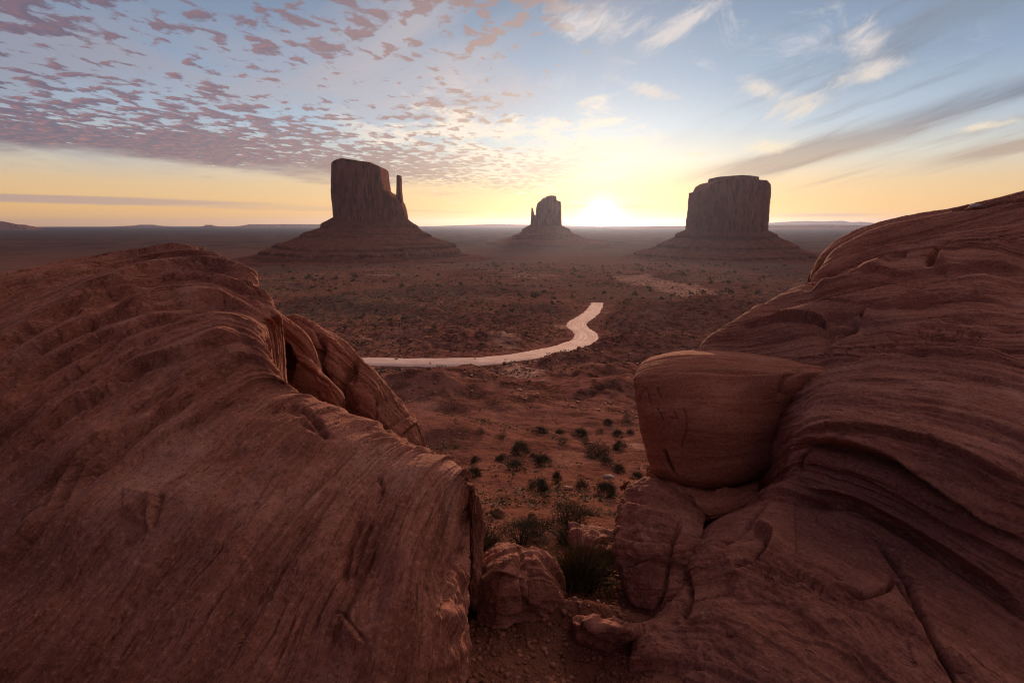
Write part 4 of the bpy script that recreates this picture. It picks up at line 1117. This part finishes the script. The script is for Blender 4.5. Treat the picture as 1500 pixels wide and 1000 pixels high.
    rock("broken_slab", loft(Sl, 200, 330, pre=[(.1, .9, -.5)], post=[(0, .4, -.8)]), SAND_R, 281,
         [('s', [(1000, 760), (950, 745), (915, 735)], 4, .05), ('s', [(1015, 810), (960, 822), (915, 838)], 4, .06), ('g', [(1000, 760), (985, 800), (975, 850), (960, 900)], 3, .07), ('s', [(1000, 800), (940, 795), (910, 790)], 4, .04)],
         .5, 1.0, broken(lambda px, py: 0 * px + 1, 283, .045), "dark broken sandstone slab leaning below the perched block", "rock")


def build_gap_rocks():
    M = [
        [(700, 900, 5.), (700, 862, 5.), (701, 836, 4.78), (700, 846, 4.62), (700, 865, 4.5), (701, 885, 4.42), (703, 915, 4.3)],
        [(712, 900, 5.1), (712, 830, 5.1), (713, 808, 4.85), (714, 824, 4.52), (715, 855, 4.36), (717, 880, 4.3), (718, 918, 4.22)],
        [(735, 900, 5.2), (735, 815, 5.15), (736, 796, 4.85), (738, 810, 4.44), (740, 845, 4.25), (740, 875, 4.2), (738, 920, 4.18)],
        [(754, 900, 5.2), (754, 815, 5.15), (755, 795, 4.85), (757, 810, 4.44), (759, 845, 4.27), (759, 872, 4.25), (757, 915, 4.22)],
        [(766, 900, 5.2), (766, 815, 5.15), (766, 801, 4.88), (767, 818, 4.53), (768, 850, 4.36), (769, 875, 4.32), (768, 914, 4.26)],
        [(784, 900, 5.2), (783, 818, 5.15), (782, 802, 4.88), (785, 818, 4.5), (787, 850, 4.37), (788, 875, 4.32), (786, 912, 4.28)],
        [(803, 900, 5.1), (803, 830, 5.1), (803, 815, 4.88), (805, 833, 4.55), (806, 860, 4.44), (806, 880, 4.4), (804, 912, 4.33)],
        [(817, 900, 5.), (818, 865, 5.), (817, 844, 4.88), (818, 858, 4.7), (818, 875, 4.6), (818, 890, 4.5), (816, 915, 4.42)],
        [(822, 915, 4.95), (822, 892, 4.95), (820, 872, 4.9), (821, 880, 4.78), (821, 892, 4.68), (820, 902, 4.6), (818, 920, 4.5)],
    ]
    rock("split_boulder", loft(M, 150, 230, pre=[(0, .1, -.4)], post=[(0, .1, -.4)]), SAND_R, 301,
         [('g', [(756, 797), (766, 822), (764, 850), (772, 890)], 2.2, .06), ('s', [(705, 856), (730, 838), (760, 846)], 3, .04), ('s', [(820, 870), (795, 846), (768, 850)], 3, .04)], .62, 1.6,
         broken(lambda px, py: 0 * px + 1, 303, .055), "rounded reddish boulder split by a crack, standing in the gap between the outcrops", "boulder", uvswap=True)

    def slab(name, top, thick, seed, mat, label, cat, drop=(0, .1, -.3), res=70):
        """flat slab: top outline as photo points, closed round a thick rim"""
        P = np.array([W(*p) for p in top]); P = np.vstack([P, P[:1]])
        t = np.linspace(0, len(P) - 1, 160); i = np.minimum(t.astype(int), len(P) - 2); f = (t - i)[:, None]
        O = P[i] * (1 - f) + P[i + 1] * f; O = O[:-1]
        for _ in range(3): O = O * .5 + (np.roll(O, 1, 0) + np.roll(O, -1, 0)) * .25
        c = O.mean(0); rows = []
        for k in range(16): rows.append(c + (O - c) * (k / 15 * .96 + 1e-3) + [0, 0, .012 * thick / .2])
        for q in np.linspace(0, 1, 14): rows.append(c + (O - c) * (1 - .08 * q ** 2) + np.array(drop) * q)
        G = np.stack(rows)
        nrm = normals(np.concatenate([G, G[:, :1]], 1))[:, :-1]
        nrm *= np.sign((nrm[20] * (G[20] - c)).sum(-1).mean())
        x, y, z = G[..., 0], G[..., 1], G[..., 2]
        d = .045 * fbm(x * 4, y * 4, z * 6, 5, seed, .6) + .05 * sst(fbm(x * 2.2, y * 2.2, z * 5, 2, seed + 3), .05, .1) + .02 * pn(x * 1.2, y * 1.2, z * 22, seed + 4) + .05 * fbm(x * 1.5, y * 1.5, z * 1.5, 2, seed + 7)
        G = G + nrm * (d * thick / .25)[..., None]
        n = G.shape[1]
        uv = np.stack([np.repeat(np.arange(n)[None] * .02, G.shape[0], 0), z], -1)
        return tag(mesh_obj(name, G.reshape(-1, 3), grid_faces(G.shape[0], n, True), mat, uv=uv.reshape(-1, 2)), label, cat)
    slab("tilted_slab", [(835, 772, 7.4), (848, 769, 7.6), (872, 775, 7.5), (900, 784, 7.2), (906, 806, 6.6), (880, 806, 6.6), (856, 800, 6.75), (842, 786, 7.0)], .35, 311, SAND,
         "flat pinkish slab tilted on the ground just behind the grass clump", "rock", (0, .2, -.55))
    slab("ledge_rock", [(832, 907, 4.25), (850, 902, 4.4), (880, 904, 4.4), (928, 913, 4.35), (940, 925, 4.1), (920, 922, 4.0), (870, 915, 4.05), (845, 916, 4.08)], .2, 321, SAND_R,
         "dark flat ledge of rock at the foot of the right outcrop in the gap", "rock", (0, .12, -.34))


build_left_rock()
build_right_rock()
build_gap_rocks()


# ------------------------------------------------------------------ plants
def mat_leaf(name, c1, c2, trans=.15):
    m, nt, b = new_mat(name)
    oi = nt.nodes.new('ShaderNodeObjectInfo'); rnd = V(nt, oi.outputs['Random'])
    g = nt.nodes.new('ShaderNodeNewGeometry'); isl = V(nt, g.outputs['Random Per Island'])
    c = mix(nt, isl, c1, c2)
    c = mix(nt, rnd * .4, c, tuple((a + q) / 2 * .6 for a, q in zip(c1, c2)))
    nt.links.new(c.s, b.inputs['Base Color']); b.inputs['Roughness'].default_value = .85
    b.inputs['Specular IOR Level'].default_value = .02
    return m


M_DARK = mat_leaf("leaf_dark", (.045, .052, .037), (.115, .118, .08))
M_GREY = mat_leaf("leaf_grey", (.07, .075, .055), (.15, .145, .11))
M_OLIVE = mat_leaf("leaf_olive", (.07, .065, .025), (.16, .14, .06))
M_DRY = mat_leaf("leaf_dry", (.15, .105, .068), (.30, .22, .145))
M_GREEN = mat_leaf("leaf_green", (.05, .06, .018), (.13, .13, .04))
M_YEL = mat_leaf("flower_yellow", (.42, .28, .02), (.6, .42, .04))
M_STEM = mat_leaf("stem_brown", (.045, .032, .024), (.09, .062, .045))
M_REED = mat_leaf("reed_brown", (.045, .035, .018), (.12, .075, .04))


def leaf_quads(cen, dirs, length, width, rng):
    """thin blades from cen along dirs"""
    n = len(cen)
    d = dirs / (np.linalg.norm(dirs, axis=1, keepdims=True) + 1e-9)
    a = np.cross(d, rng.normal(size=(n, 3))); a /= np.linalg.norm(a, axis=1, keepdims=True) + 1e-9
    L = (length * rng.uniform(.6, 1.3, n))[:, None]; w = (width * rng.uniform(.6, 1.3, n))[:, None]
    v = np.stack([cen - a * w * .5, cen + a * w * .5, cen + d * L + a * w * .22, cen + d * L - a * w * .22], 1)
    return v.reshape(-1, 3), np.arange(n * 4).reshape(-1, 4)


def tubes(paths, r0, r1, sides=4):
    vs, fs = [], []; base = 0
    for p in paths:
        p = np.asarray(p); n = len(p)
        t = np.gradient(p, axis=0); t /= np.linalg.norm(t, axis=1, keepdims=True) + 1e-9
        a = np.cross(t, [.3, .2, 1.0]); a /= np.linalg.norm(a, axis=1, keepdims=True) + 1e-9; b = np.cross(t, a)
        for k in range(n):
            r = r0 + (r1 - r0) * k / (n - 1)
            for s in range(sides):
                q = 2 * math.pi * s / sides; vs.append(p[k] + r * (math.cos(q) * a[k] + math.sin(q) * b[k]))
        fs.append(grid_faces(n, sides, True) + base); base += n * sides
    return np.array(vs), np.concatenate(fs)


def bush_meshes(seed, n_leaf, leaf, w=1.0, h=.75, n_stem=16, open_=0.0):
    """a rounded desert shrub one metre wide: foliage made of leaf clumps, stems from the root"""
    rng = np.random.default_rng(seed)
    ncl = 38; ph = rng.uniform(0, 2 * math.pi, ncl); el = np.arcsin(rng.uniform(-.05, 1, ncl)); rad = rng.uniform(.45, 1.0, ncl) ** .5
    lob = 1 + .28 * np.sin(ph * 2 + seed) + .18 * np.sin(ph * 5 + seed * 2)
    C = np.stack([np.cos(ph) * np.cos(el) * rad * lob * w * .42, np.sin(ph) * np.cos(el) * rad * lob * w * .42, (np.sin(el) * rad * (.7 + .5 * rng.random(ncl)) + .12) * h * .8], -1)
    i = rng.integers(0, ncl, n_leaf)
    off = rng.normal(size=(n_leaf, 3)) * np.array([.085, .085, .075]) * w
    cen = C[i] + off; cen[:, 2] = np.maximum(cen[:, 2], .015)
    out = cen - np.array([0, 0, -.05]); d = out + rng.normal(size=(n_leaf, 3)) * .25 + [0, 0, .35]
    fol = leaf_quads(cen, d, leaf, leaf * .28, rng)
    paths = []
    for k in range(n_stem):
        tgt = C[rng.integers(0, ncl)]; t = np.linspace(0, 1, 5)[:, None]
        paths.append(t * tgt * [1, 1, 1] + (t * (1 - t)) * rng.normal(size=3) * .12 + np.array([0, 0, -.03]))
    return fol, tubes(paths, .012, .004, 4)


def make_bush(seed, leafmat, n_leaf=3000, leaf=.058, **k):
    fol, st = bush_meshes(seed, n_leaf, leaf, **k)
    f = mesh_obj("foliage", fol[0], fol[1], leafmat, smooth=False, link=False)
    s = mesh_obj("stem", st[0], st[1], M_STEM, link=False)
    return f.data, s.data


PROTO = {}
for key, mm, sd, kw in [('dark', M_DARK, 3, {}), ('dark2', M_DARK, 8, dict(h=.65)), ('dark3', M_DARK, 12, dict(h=.6, n_leaf=1700)), ('grey', M_GREY, 5, dict(n_leaf=1000, h=.7)), ('olive', M_OLIVE, 6, dict(n_leaf=1000, h=.6))]:
    PROTO[key] = make_bush(sd, mm, **kw)


def place_bush(name, key, px, py, wpx, label, cat="shrub", group=None, hs=1.0, rot=0.0):
    c = ground_hit(px, py); Wm = wpx * c[1] / F * 1.3
    z = gz(c[0], c[1])
    if isinstance(key, str): key = PROTO[key]
    o = thing(name, (c[0], c[1], z - .02 * Wm), label, cat, group)
    o.rotation_euler = (0, 0, rot); o.scale = (Wm, Wm, Wm * hs)
    for nm, me in zip(("foliage", "stem"), key):
        ch = bpy.data.objects.new(nm, me); COL.objects.link(ch); ch.parent = o
    return o


def build_near_plants():
    G1 = "dark shrubs on the slope below the gap"
    L = [  # px, py of the root, width px, kind, height factor, label
        (704, 657, 13, 'grey', 1.0, "pale grey shrub at the foot of the red bank left of the shrub slope"),
        (735, 657, 17, 'olive', .8, "low olive shrub at the bottom edge of the red bank"),
        (790, 646, 19, 'dark2', .8, "flat dark shrub at the top of the slope between the red bank and the gravel"),
        (762, 670, 27, 'dark', .95, "dark shrub with grey dry top, rear one of the close pair left of centre"),
        (736, 677, 17, 'dark2', .8, "small dark shrub at the left of the close pair"),
        (755, 690, 28, 'dark3', .95, "big round dark shrub, front one of the close pair left of centre"),
        (793, 684, 25, 'dark', .95, "round dark shrub right of the close pair"),
        (781, 673, 11, 'dark2', .9, "tiny dark shrub squeezed between the close pair and the round shrub on their right"),
        (697, 680, 13, 'dark2', .9, "small dark shrub above the two shrubs beside the dome's nose"),
        (693, 701, 23, 'dark', .9, "dark shrub beside the dome's nose, upper of two"),
        (687, 719, 21, 'dark3', .95, "dark shrub beside the dome's nose, lower of two and partly hidden by it"),
        (820, 640, 11, 'dark2', 1.0, "small upright dark shrub near the top middle of the slope"),
        (850, 642, 20, 'dark', .8, "spiky dark shrub near the top middle of the slope, right of the small upright one"),
        (824, 657, 17, 'grey', .8, "greyish thin shrub in the middle of the upper slope"),
        (857, 654, 16, 'grey', .8, "grey shrub with a dark red stone at its side"),
        (891, 626, 13, 'dark', .9, "small dark shrub high on the slope toward the perched block"),
        (880, 634, 12, 'olive', .8, "low olive shrub just below a small dark one near the top right of the slope"),
        (904, 639, 15, 'dark', .9, "roundish dark shrub on the upper right slope"),
        (923, 638, 10, 'dark2', .9, "tiny dark shrub closest to the upper part of the perched block"),
        (908, 660, 19, 'dark2', .95, "dark shrub near the middle right of the slope with a ragged top"),
        (920, 622, 19, 'grey', .8, "pale grey shrub highest on the right slope beside the perched block"),
        (888, 683, 22, 'dark3', .9, "dark shrub just above the mauve stone"),
        (907, 692, 18, 'dark', 1.0, "dark shrub touching the right side of the mauve stone"),
        (933, 702, 17, 'dark', .9, "dark shrub right under the lower left corner of the perched block"),
        (815, 702, 13, 'dark', 1.9, "narrow upright dark shrub in the middle of the slope"),
        (788, 717, 31, 'dark2', .95, "wide spiky dark shrub low in the middle of the slope"),
        (851, 715, 23, 'dark3', .95, "dark shrub with a reddish stone at its left foot"),
        (887, 733, 31, 'dark', 1.05, "largest round dark shrub low on the right, below the yellow plant"),
        (738, 733, 15, 'grey', .7, "thin grey shrub low on the left of the slope"),
        (798, 732, 15, 'olive', .8, "olive tuft under the wide spiky shrub"),
        (836, 745, 22, 'olive', .5, "flat olive shrub at the near edge of the slope"),
        (728, 758, 20, 'dark2', .9, "dark green shrub behind the bare twiggy bush"),
        (778, 757, 12, 'dark', .8, "small dark shrub at the near edge of the slope, behind the boulder"),
        (905, 757, 26, 'dark3', .6, "low dark shrub half hidden behind the broken slab"),
    ]
    for i, (px, py, w, k, hs, lab) in enumerate(L):
        place_bush("shrub", k, px, py, w, lab, "shrub", G1, hs, i * 1.7)
    # the long shrub is two crowns wide
    place_bush("shrub", make_bush(31, M_DARK, 2600, .045, w=1.0, h=.42, n_stem=24), 874, 669, 36, "long low dark shrub, widest of the upper right slope", "shrub", G1, 1.0, 0)
    # close plants in the gap
    place_bush("shrub", make_bush(41, M_GREY, 3200, .040, h=.6, n_stem=40), 764, 796, 62, "spreading grey green shrub behind the split boulder", "shrub", None, .9, .4)
    place_bush("shrub", make_bush(42, M_DARK, 3600, .045, h=.85, n_stem=30), 833, 778, 46, "tall dark green shrub behind the tilted slab", "shrub", None, 1.1, 1.1)
    place_bush("shrub", make_bush(43, M_DARK, 3000, .040, h=.7, n_stem=30), 790, 788, 50, "dark shrub between the grey green shrub and the tall dark one", "shrub", None, .9, 2.2)
    place_bush("shrub", make_bush(44, M_GREEN, 2200, .05, h=.9, n_stem=40), 885, 850, 52, "yellow green leafy shrub against the broken slab", "shrub", None, 1.15, .3)
    place_bush("shrub", make_bush(45, M_OLIVE, 900, .05, h=.6, n_stem=16), 902, 862, 26, "small yellow green tuft at the foot of the broken slab", "shrub", None, 1.0, .9)
    # plant with yellow flowers
    c = ground_hit(877, 706); z = gz(c[0], c[1]); rng = np.random.default_rng(5)
    o = thing("flowering_plant", (c[0], c[1], z), "small plant with a yellow flower head in front of the mauve stone", "plant")
    wm = 10 * c[1] / F
    f, s = bush_meshes(51, 420, .09, h=.9); mesh_obj("flower_head", f[0] * wm, f[1], M_YEL, o, smooth=False); mesh_obj("stem", s[0] * wm, s[1], M_STEM, o)
    # bare twiggy bush
    c = ground_hit(708, 806); z = gz(c[0], c[1]); wm = 60 * c[1] / F
    o = thing("bare_bush", (c[0], c[1], z - .02), "bare twiggy bush beside the dome's rough wall", "shrub")
    paths, twigs = [], []
    for k in range(34):
        d = rng.normal(size=3); d[2] = abs(d[2]) + .7; d[:2] *= .75; d /= np.linalg.norm(d); L_ = wm * rng.uniform(.6, 1.15)
        t = np.linspace(0, 1, 7)[:, None]; p = t * d * L_ + t * t * rng.normal(size=3) * .14 * wm + np.cumsum(rng.normal(size=(7, 3)) * .02 * wm, 0) * t
        paths.append(p)
        for q in range(7):
            j = rng.integers(2, 6); e = d + rng.normal(size=3) * .6; e /= np.linalg.norm(e); tt = np.linspace(0, 1, 4)[:, None]
            twigs.append(p[j] + tt * e * L_ * rng.uniform(.15, .4) + np.cumsum(rng.normal(size=(4, 3)) * .012 * wm, 0) * tt)
    v, fcs = tubes(paths, .0065, .002, 4); mesh_obj("branches", v, fcs, M_STEM, o)
    v, fcs = tubes(twigs, .0022, .0009, 3); mesh_obj("twig_spray", v, fcs, M_STEM, o)
    tip = np.concatenate([q[2:] for q in twigs]); tip = tip[rng.integers(0, len(tip), 380)] + rng.normal(size=(380, 3)) * .012
    v, fcs = leaf_quads(tip, rng.normal(size=(380, 3)) + [0, 0, .6], .022, .006, rng); mesh_obj("leaves", v, fcs, M_GREY, o, smooth=False)
    # tall reddish grass clump
    def clump(px, py, hpx, wpx, n, mats, label, seed, name="grass_clump"):
        c = ground_hit(px, py); z = gz(c[0], c[1]); sc = c[1] / F; rng = np.random.default_rng(seed)
        o = thing(name, (c[0], c[1], z - .01), label, "grass")
        for nm, mt, frac, hh in mats:
            k = int(n * frac); vs = []; fs = []
            base = rng.normal(size=(k, 3)) * [wpx * sc * .20, wpx * sc * .14, 0]; lean = base * 1.6 + rng.normal(size=(k, 3)) * [wpx * sc * .2, wpx * sc * .2, 0]
            H = hpx * sc * hh * rng.uniform(.5, 1.1, k); wd = rng.uniform(.004, .008, k)
            ang = rng.uniform(0, math.pi, k); a = np.stack([np.cos(ang), np.sin(ang), 0 * ang], -1)
            for t in (0, .35, .7, 1.0):
                p = base + lean * (t ** 1.8) + np.stack([0 * H, 0 * H, H * (t - .18 * t * t * np.abs(lean).sum(1) / (wpx * sc))], -1)
                ww = (wd * (1 - .85 * t))[:, None]
                vs += [p - a * ww, p + a * ww]
            vs = np.stack(vs, 1).reshape(-1, 3); i = np.arange(k)[:, None] * 8
            f = np.concatenate([np.stack([i[:, 0] + q, i[:, 0] + q + 1, i[:, 0] + q + 3, i[:, 0] + q + 2], -1) for q in (0, 2, 4)])
            mesh_obj(nm, vs, f, mt, o, smooth=False)
        return o
    clump(848, 862, 76, 74, 900, [("blades", M_OLIVE, .5, 1.0), ("dry_stems", M_REED, .5, 1.12)], "tall dark clump of grass and reddish stems beside the split boulder", 61)
    clump(832, 800, 34, 40, 400, [("blades", M_DARK, .7, 1.0), ("dry_stems", M_DRY, .3, .8)], "dark grass clump in front of the tall dark shrub", 62)
    clump(770, 770, 16, 34, 260, [("blades", M_DRY, .7, .8), ("green_blades", M_OLIVE, .3, 1.0)], "pale dry grass tuft above the boulder", 63)
    clump(862, 756, 14, 46, 300, [("blades", M_DRY, .7, .8), ("green_blades", M_OLIVE, .3, 1.0)], "dry grass tuft above the tilted slab", 64)
    clump(722, 800, 26, 30, 260, [("blades", M_GREEN, .8, .8), ("dry_stems", M_DRY, .2, 1.0)], "light green grass tuft at the foot of the bare bush", 65)


def build_valley_plants():
    rng = np.random.default_rng(77)
    protos = []
    for k in range(4):
        r2 = np.random.default_rng(90 + k)
        (v, f), _ = bush_meshes(90 + k, 260, .17, h=.8)
        protos.append(mesh_obj("desert_bush", v, f, M_DARK, smooth=False, link=False).data)
    spots = [(940, 398, 8), (950, 424, 9), (985, 405, 10), (1000, 408, 9), (1067, 428, 12), (1066, 420, 8), (1030, 432, 10), (1038, 436, 9), (1012, 432, 8), (1022, 440, 9), (969, 441, 10), (985, 436, 8), (930, 434, 9),
             (907, 402, 6), (885, 432, 7), (755, 428, 8), (760, 434, 8), (783, 436, 13), (797, 432, 9), (812, 440, 8), (818, 446, 7), (792, 423, 7), (766, 413, 6), (773, 412, 5), (750, 424, 6), (838, 438, 6), (870, 440, 6),
             (1110, 430, 9), (1090, 424, 8), (1120, 445, 10), (1076, 400, 7), (1030, 398, 7), (452, 410, 9), (429, 411, 6), (520, 411, 8), (563, 414, 7), (589, 420, 7), (430, 414, 6), (640, 420, 8), (660, 424, 9), (675, 418, 7), (642, 404, 7),
             (705, 410, 6), (718, 420, 6), (735, 400, 6), (617, 445, 8), (588, 428, 6), (700, 445, 8), (725, 500, 9), (718, 497, 11), (636, 491, 8), (566, 528, 7), (598, 530, 6), (586, 521, 5), (606, 520, 5)]
    while len(spots) < 290:
        px, py = rng.uniform(400, 1200), 386 + 125 * rng.random() ** 1.6
        if py > 470 and (px > 960 or rng.random() < .5): continue
        d = pn(np.array([px * .012]), np.array([py * .05]), 0, 4)[0]
        if d < rng.uniform(-.5, .25): continue
        spots.append((px, py, rng.uniform(3.0, 6.5) * np.interp(py, [386, 430, 520], [.8, 1.15, 1.3])))
    P = np.array([ground_hit(a, b) for a, b, _ in spots])
    dd, _ = near_polyline(P[:, 0], P[:, 1], ROAD_C)
    Z = height(P[:, 0], P[:, 1])
    for i, (a, b, w) in enumerate(spots):
        if dd[i] < 8: continue
        s = w * P[i, 1] / F
        o = bpy.data.objects.new("desert_bush", protos[i % 4]); COL.objects.link(o)
        o.location = (P[i, 0], P[i, 1], Z[i] - .05 * s); o.scale = (s, s, s * rng.uniform(.6, .95)); o.rotation_euler = (0, 0, rng.uniform(0, 6.28))
        if P[i, 1] > 520: lab, g = "tiny dark bush on the far valley floor beyond the road's end, toward the buttes", "dark bushes on the far valley floor"
        elif a > 890: lab, g = "dark bush around the pale bare rock right of the road's far end", "dark bushes around the pale bare rock"
        elif b > 470: lab, g = "dark bush on the ground beside the pale dirt road", "dark bushes beside the road"
        else: lab, g = "dark bush on the scrubby rise left of the road's far end", "dark bushes left of the road's far end"
        tag(o, lab, "bush", g)

    def scatter(name, n, mat, sampler, nq, size, seed, label, flat=.7):
        r = np.random.default_rng(seed); pos = sampler(r, n); n = len(pos)
        pos[:, 2] = height(pos[:, 0], pos[:, 1])
        s = size(r, pos)
        cen = np.repeat(pos, nq, 0) + r.normal(size=(n * nq, 3)) * np.repeat(s, nq)[:, None] * [.34, .34, .22 * flat]
        cen[:, 2] += np.repeat(s, nq) * .22 * flat
        d = r.normal(size=(n * nq, 3)) + [0, 0, .8]
        v, f = leaf_quads(cen, d, 1.0, 1.0, r)
        q = v.reshape(-1, 4, 3); c = cen[:, None]
        S_ = (np.repeat(s, nq) * .38)[:, None, None]
        v = (c + (q - c) * S_ * [1, 1, flat]).reshape(-1, 3)
        tag(mesh_obj(name, v, f, mat, smooth=False), label, None, None, 'stuff')
    def valley(r, n):
        az = r.uniform(-.62, .62, n); R = np.exp(r.uniform(np.log(75), np.log(1300), n))
        p = np.stack([R * np.sin(az), R * np.cos(az), 0 * R], -1)
        k = fbm(p[:, 0] * .012, p[:, 1] * .006, 0, 3, 14) + r.normal(size=n) * .25
        dd, _ = near_polyline(p[:, 0], p[:, 1], ROAD_C[::4])
        return p[(k > -.1) & (dd > 7)]
    scatter("scrub", 34000, M_DARK, valley, 7, lambda r, p: np.minimum(.45 + np.hypot(p[:, 0], p[:, 1]) * .0022, 2.4) * r.uniform(.5, 1.3, len(p)), 5, "low dark scrub dotted over the valley floor")
    scatter("dry_grass", 18000, M_DRY, valley, 6, lambda r, p: np.minimum(.4 + np.hypot(p[:, 0], p[:, 1]) * .0018, 2.0) * r.uniform(.5, 1.2, len(p)), 6, "pale dry grass dotted over the valley floor", .5)
    def slope(r, n):
        az = r.uniform(-.30, .30, n); R = np.exp(r.uniform(np.log(6.5), np.log(60), n))
        p = np.stack([R * np.sin(az), R * np.cos(az), 0 * R], -1)
        k = fbm(p[:, 0] * .25, p[:, 1] * .2, 0, 3, 24) + r.normal(size=n) * .2
        return p[k > .20]
    scatter("ground_cover", 5200, M_DRY, slope, 7, lambda r, p: r.uniform(.05, .16, len(p)) * np.interp(p[:, 1], [6, 40], [.8, 2.0]), 7, "dry grass and weeds thin on the red slope", .6)
    scatter("weeds", 2600, M_OLIVE, slope, 7, lambda r, p: r.uniform(.05, .18, len(p)) * np.interp(p[:, 1], [6, 40], [.8, 2.2]), 8, "olive weeds thin on the red slope", .6)


def stone_mesh(seed, nu=18, nv=11, rough=.28):
    u = np.linspace(0, 2 * math.pi, nu, endpoint=False); v = np.linspace(-math.pi / 2, math.pi / 2, nv)
    U, Vv = np.meshgrid(u, v)
    p = np.stack([np.cos(U) * np.cos(Vv), np.sin(U) * np.cos(Vv), np.sin(Vv)], -1)
    e = 1 / (np.abs(p) ** 3.2).sum(-1) ** (1 / 3.2)
    p = p * e[..., None] * (1 + rough * fbm(p[..., 0] * 1.3 + seed, p[..., 1] * 1.3, p[..., 2] * 1.3 + .37, 3, seed))[..., None]
    return p.reshape(-1, 3) * .5, grid_faces(nv, nu, True)


def build_stones():
    def mat_stone(name, c1, c2):
        m, nt, b = new_mat(name); g = nt.nodes.new('ShaderNodeNewGeometry'); p = V(nt, g.outputs['Position'])
        isl = V(nt, g.outputs['Random Per Island'])
        n = noise(nt, p, 9.0, 5, .65); c = mix(nt, n.step(.3, .7), c1, c2); c = mix(nt, isl * .5, c, tuple(q * .6 for q in c1))
        nt.links.new(c.s, b.inputs['Base Color']); b.inputs['Roughness'].default_value = .9; bump(nt, b, n, .5, .03)
        return m
    MS = mat_stone("stone_red", (.20, .085, .055), (.34, .17, .12)); MM = mat_stone("stone_mauve", (.20, .13, .13), (.36, .25, .24))
    MP = mat_stone("stone_pale", (.42, .40, .40), (.62, .60, .60)); MG = mat_stone("gravel_stone", (.15, .06, .035), (.28, .13, .085))
    def one(name, px, py, wpx, hf, mat, seed, label, cat="stone", rot=0.0, y=None, group=None):
        c = ground_hit(px, py) if y is None else W(px, py, y); w = wpx * c[1] / F
        z = gz(c[0], c[1]) if y is None else c[2]
        v, f = stone_mesh(seed)
        o = mesh_obj(name, v * [w, w * .8, w * hf], f, mat)
        o.location = (c[0], c[1], z + w * hf * .25); o.rotation_euler = (0, 0, rot)
        return tag(o, label, cat, group)
    one("stone", 892, 698, 17, .62, MM, 3, "rounded mauve stone among the dark shrubs of the slope")
    one("stone", 833, 717, 15, .5, MS, 4, "dark reddish stone at the left foot of a shrub low on the slope")
    one("stone", 866, 652, 8, .6, MS, 5, "small dark red stone beside a grey shrub high on the slope")
    one("stone", 795, 566, 9, .35, MM, 6, "flat mauve grey stone on the pale wash below the road")
    one("stone", 1429, 303.5, 17, .34, MP, 7, "pale grey chip of stone lying on the crest of the right outcrop", "stone", .5, 9.22)
    one("stone", 838, 955, 9, .6, MS, 8, "small reddish stone on the dirt right of the gap's bottom")
    one("stone", 806, 908, 10, .5, MM, 9, "small grey stone at the right foot of the split boulder")
    one("stone", 735, 912, 9, .5, MS, 10, "small reddish stone at the front foot of the split boulder")
    one("stone", 716, 908, 9, .7, MS, 11, "small dark stone wedged at the left foot of the split boulder")
    # gravel and rubble nobody could count
    def mass(name, n, seed, samp, size, mat, label, rough=.3):
        r = np.random.default_rng(seed); p = samp(r, n); n = len(p); p[:, 2] = height(p[:, 0], p[:, 1])
        sz = size(r, p); protos = [stone_mesh(k, 7, 5, rough) for k in range(6)]
        vs, fs = [], []; base = 0
        for k in range(n):
            v, f = protos[k % 6]; a = r.uniform(0, 6.28); c_, s_ = math.cos(a), math.sin(a)
            q = v * sz[k] * [1, r.uniform(.6, 1), r.uniform(.4, .8)]
            q = np.stack([q[:, 0] * c_ - q[:, 1] * s_, q[:, 0] * s_ + q[:, 1] * c_, q[:, 2]], -1) + p[k] + [0, 0, sz[k] * .1]
            vs.append(q); fs.append(f + base); base += len(v)
        tag(mesh_obj(name, np.concatenate(vs), np.concatenate(fs), mat), label, None, None, 'stuff')
    def gap(r, n):
        Y = np.exp(r.uniform(np.log(3.0), np.log(9), n)); x = r.uniform(-.45, 1.05, n) * Y / 4.4
        return np.stack([x, Y, 0 * Y], -1)
    mass("gravel", 6500, 11, gap, lambda r, p: (.005 + .055 * r.random(len(p)) ** 7), MG, "reddish gravel strewn over the dirt in the gap")
    def bank(r, n):
        az = r.uniform(-.3, .3, n); R = np.exp(r.uniform(np.log(42), np.log(160), n))
        p = np.stack([R * np.sin(az), R * np.cos(az), 0 * R], -1)
        k = fbm(p[:, 0] * .06 + p[:, 1] * .03, p[:, 1] * .05, 0, 3, 34) + r.normal(size=n) * .2
        return p[(k > .1)]
    mass("rubble", 8000, 12, bank, lambda r, p: (.08 + .6 * r.random(len(p)) ** 5) * np.interp(p[:, 1], [42, 120], [.6, 1.5]), MS, "broken red rubble on the eroded bank below the road", .4)


build_near_plants()
build_valley_plants()
build_stones()
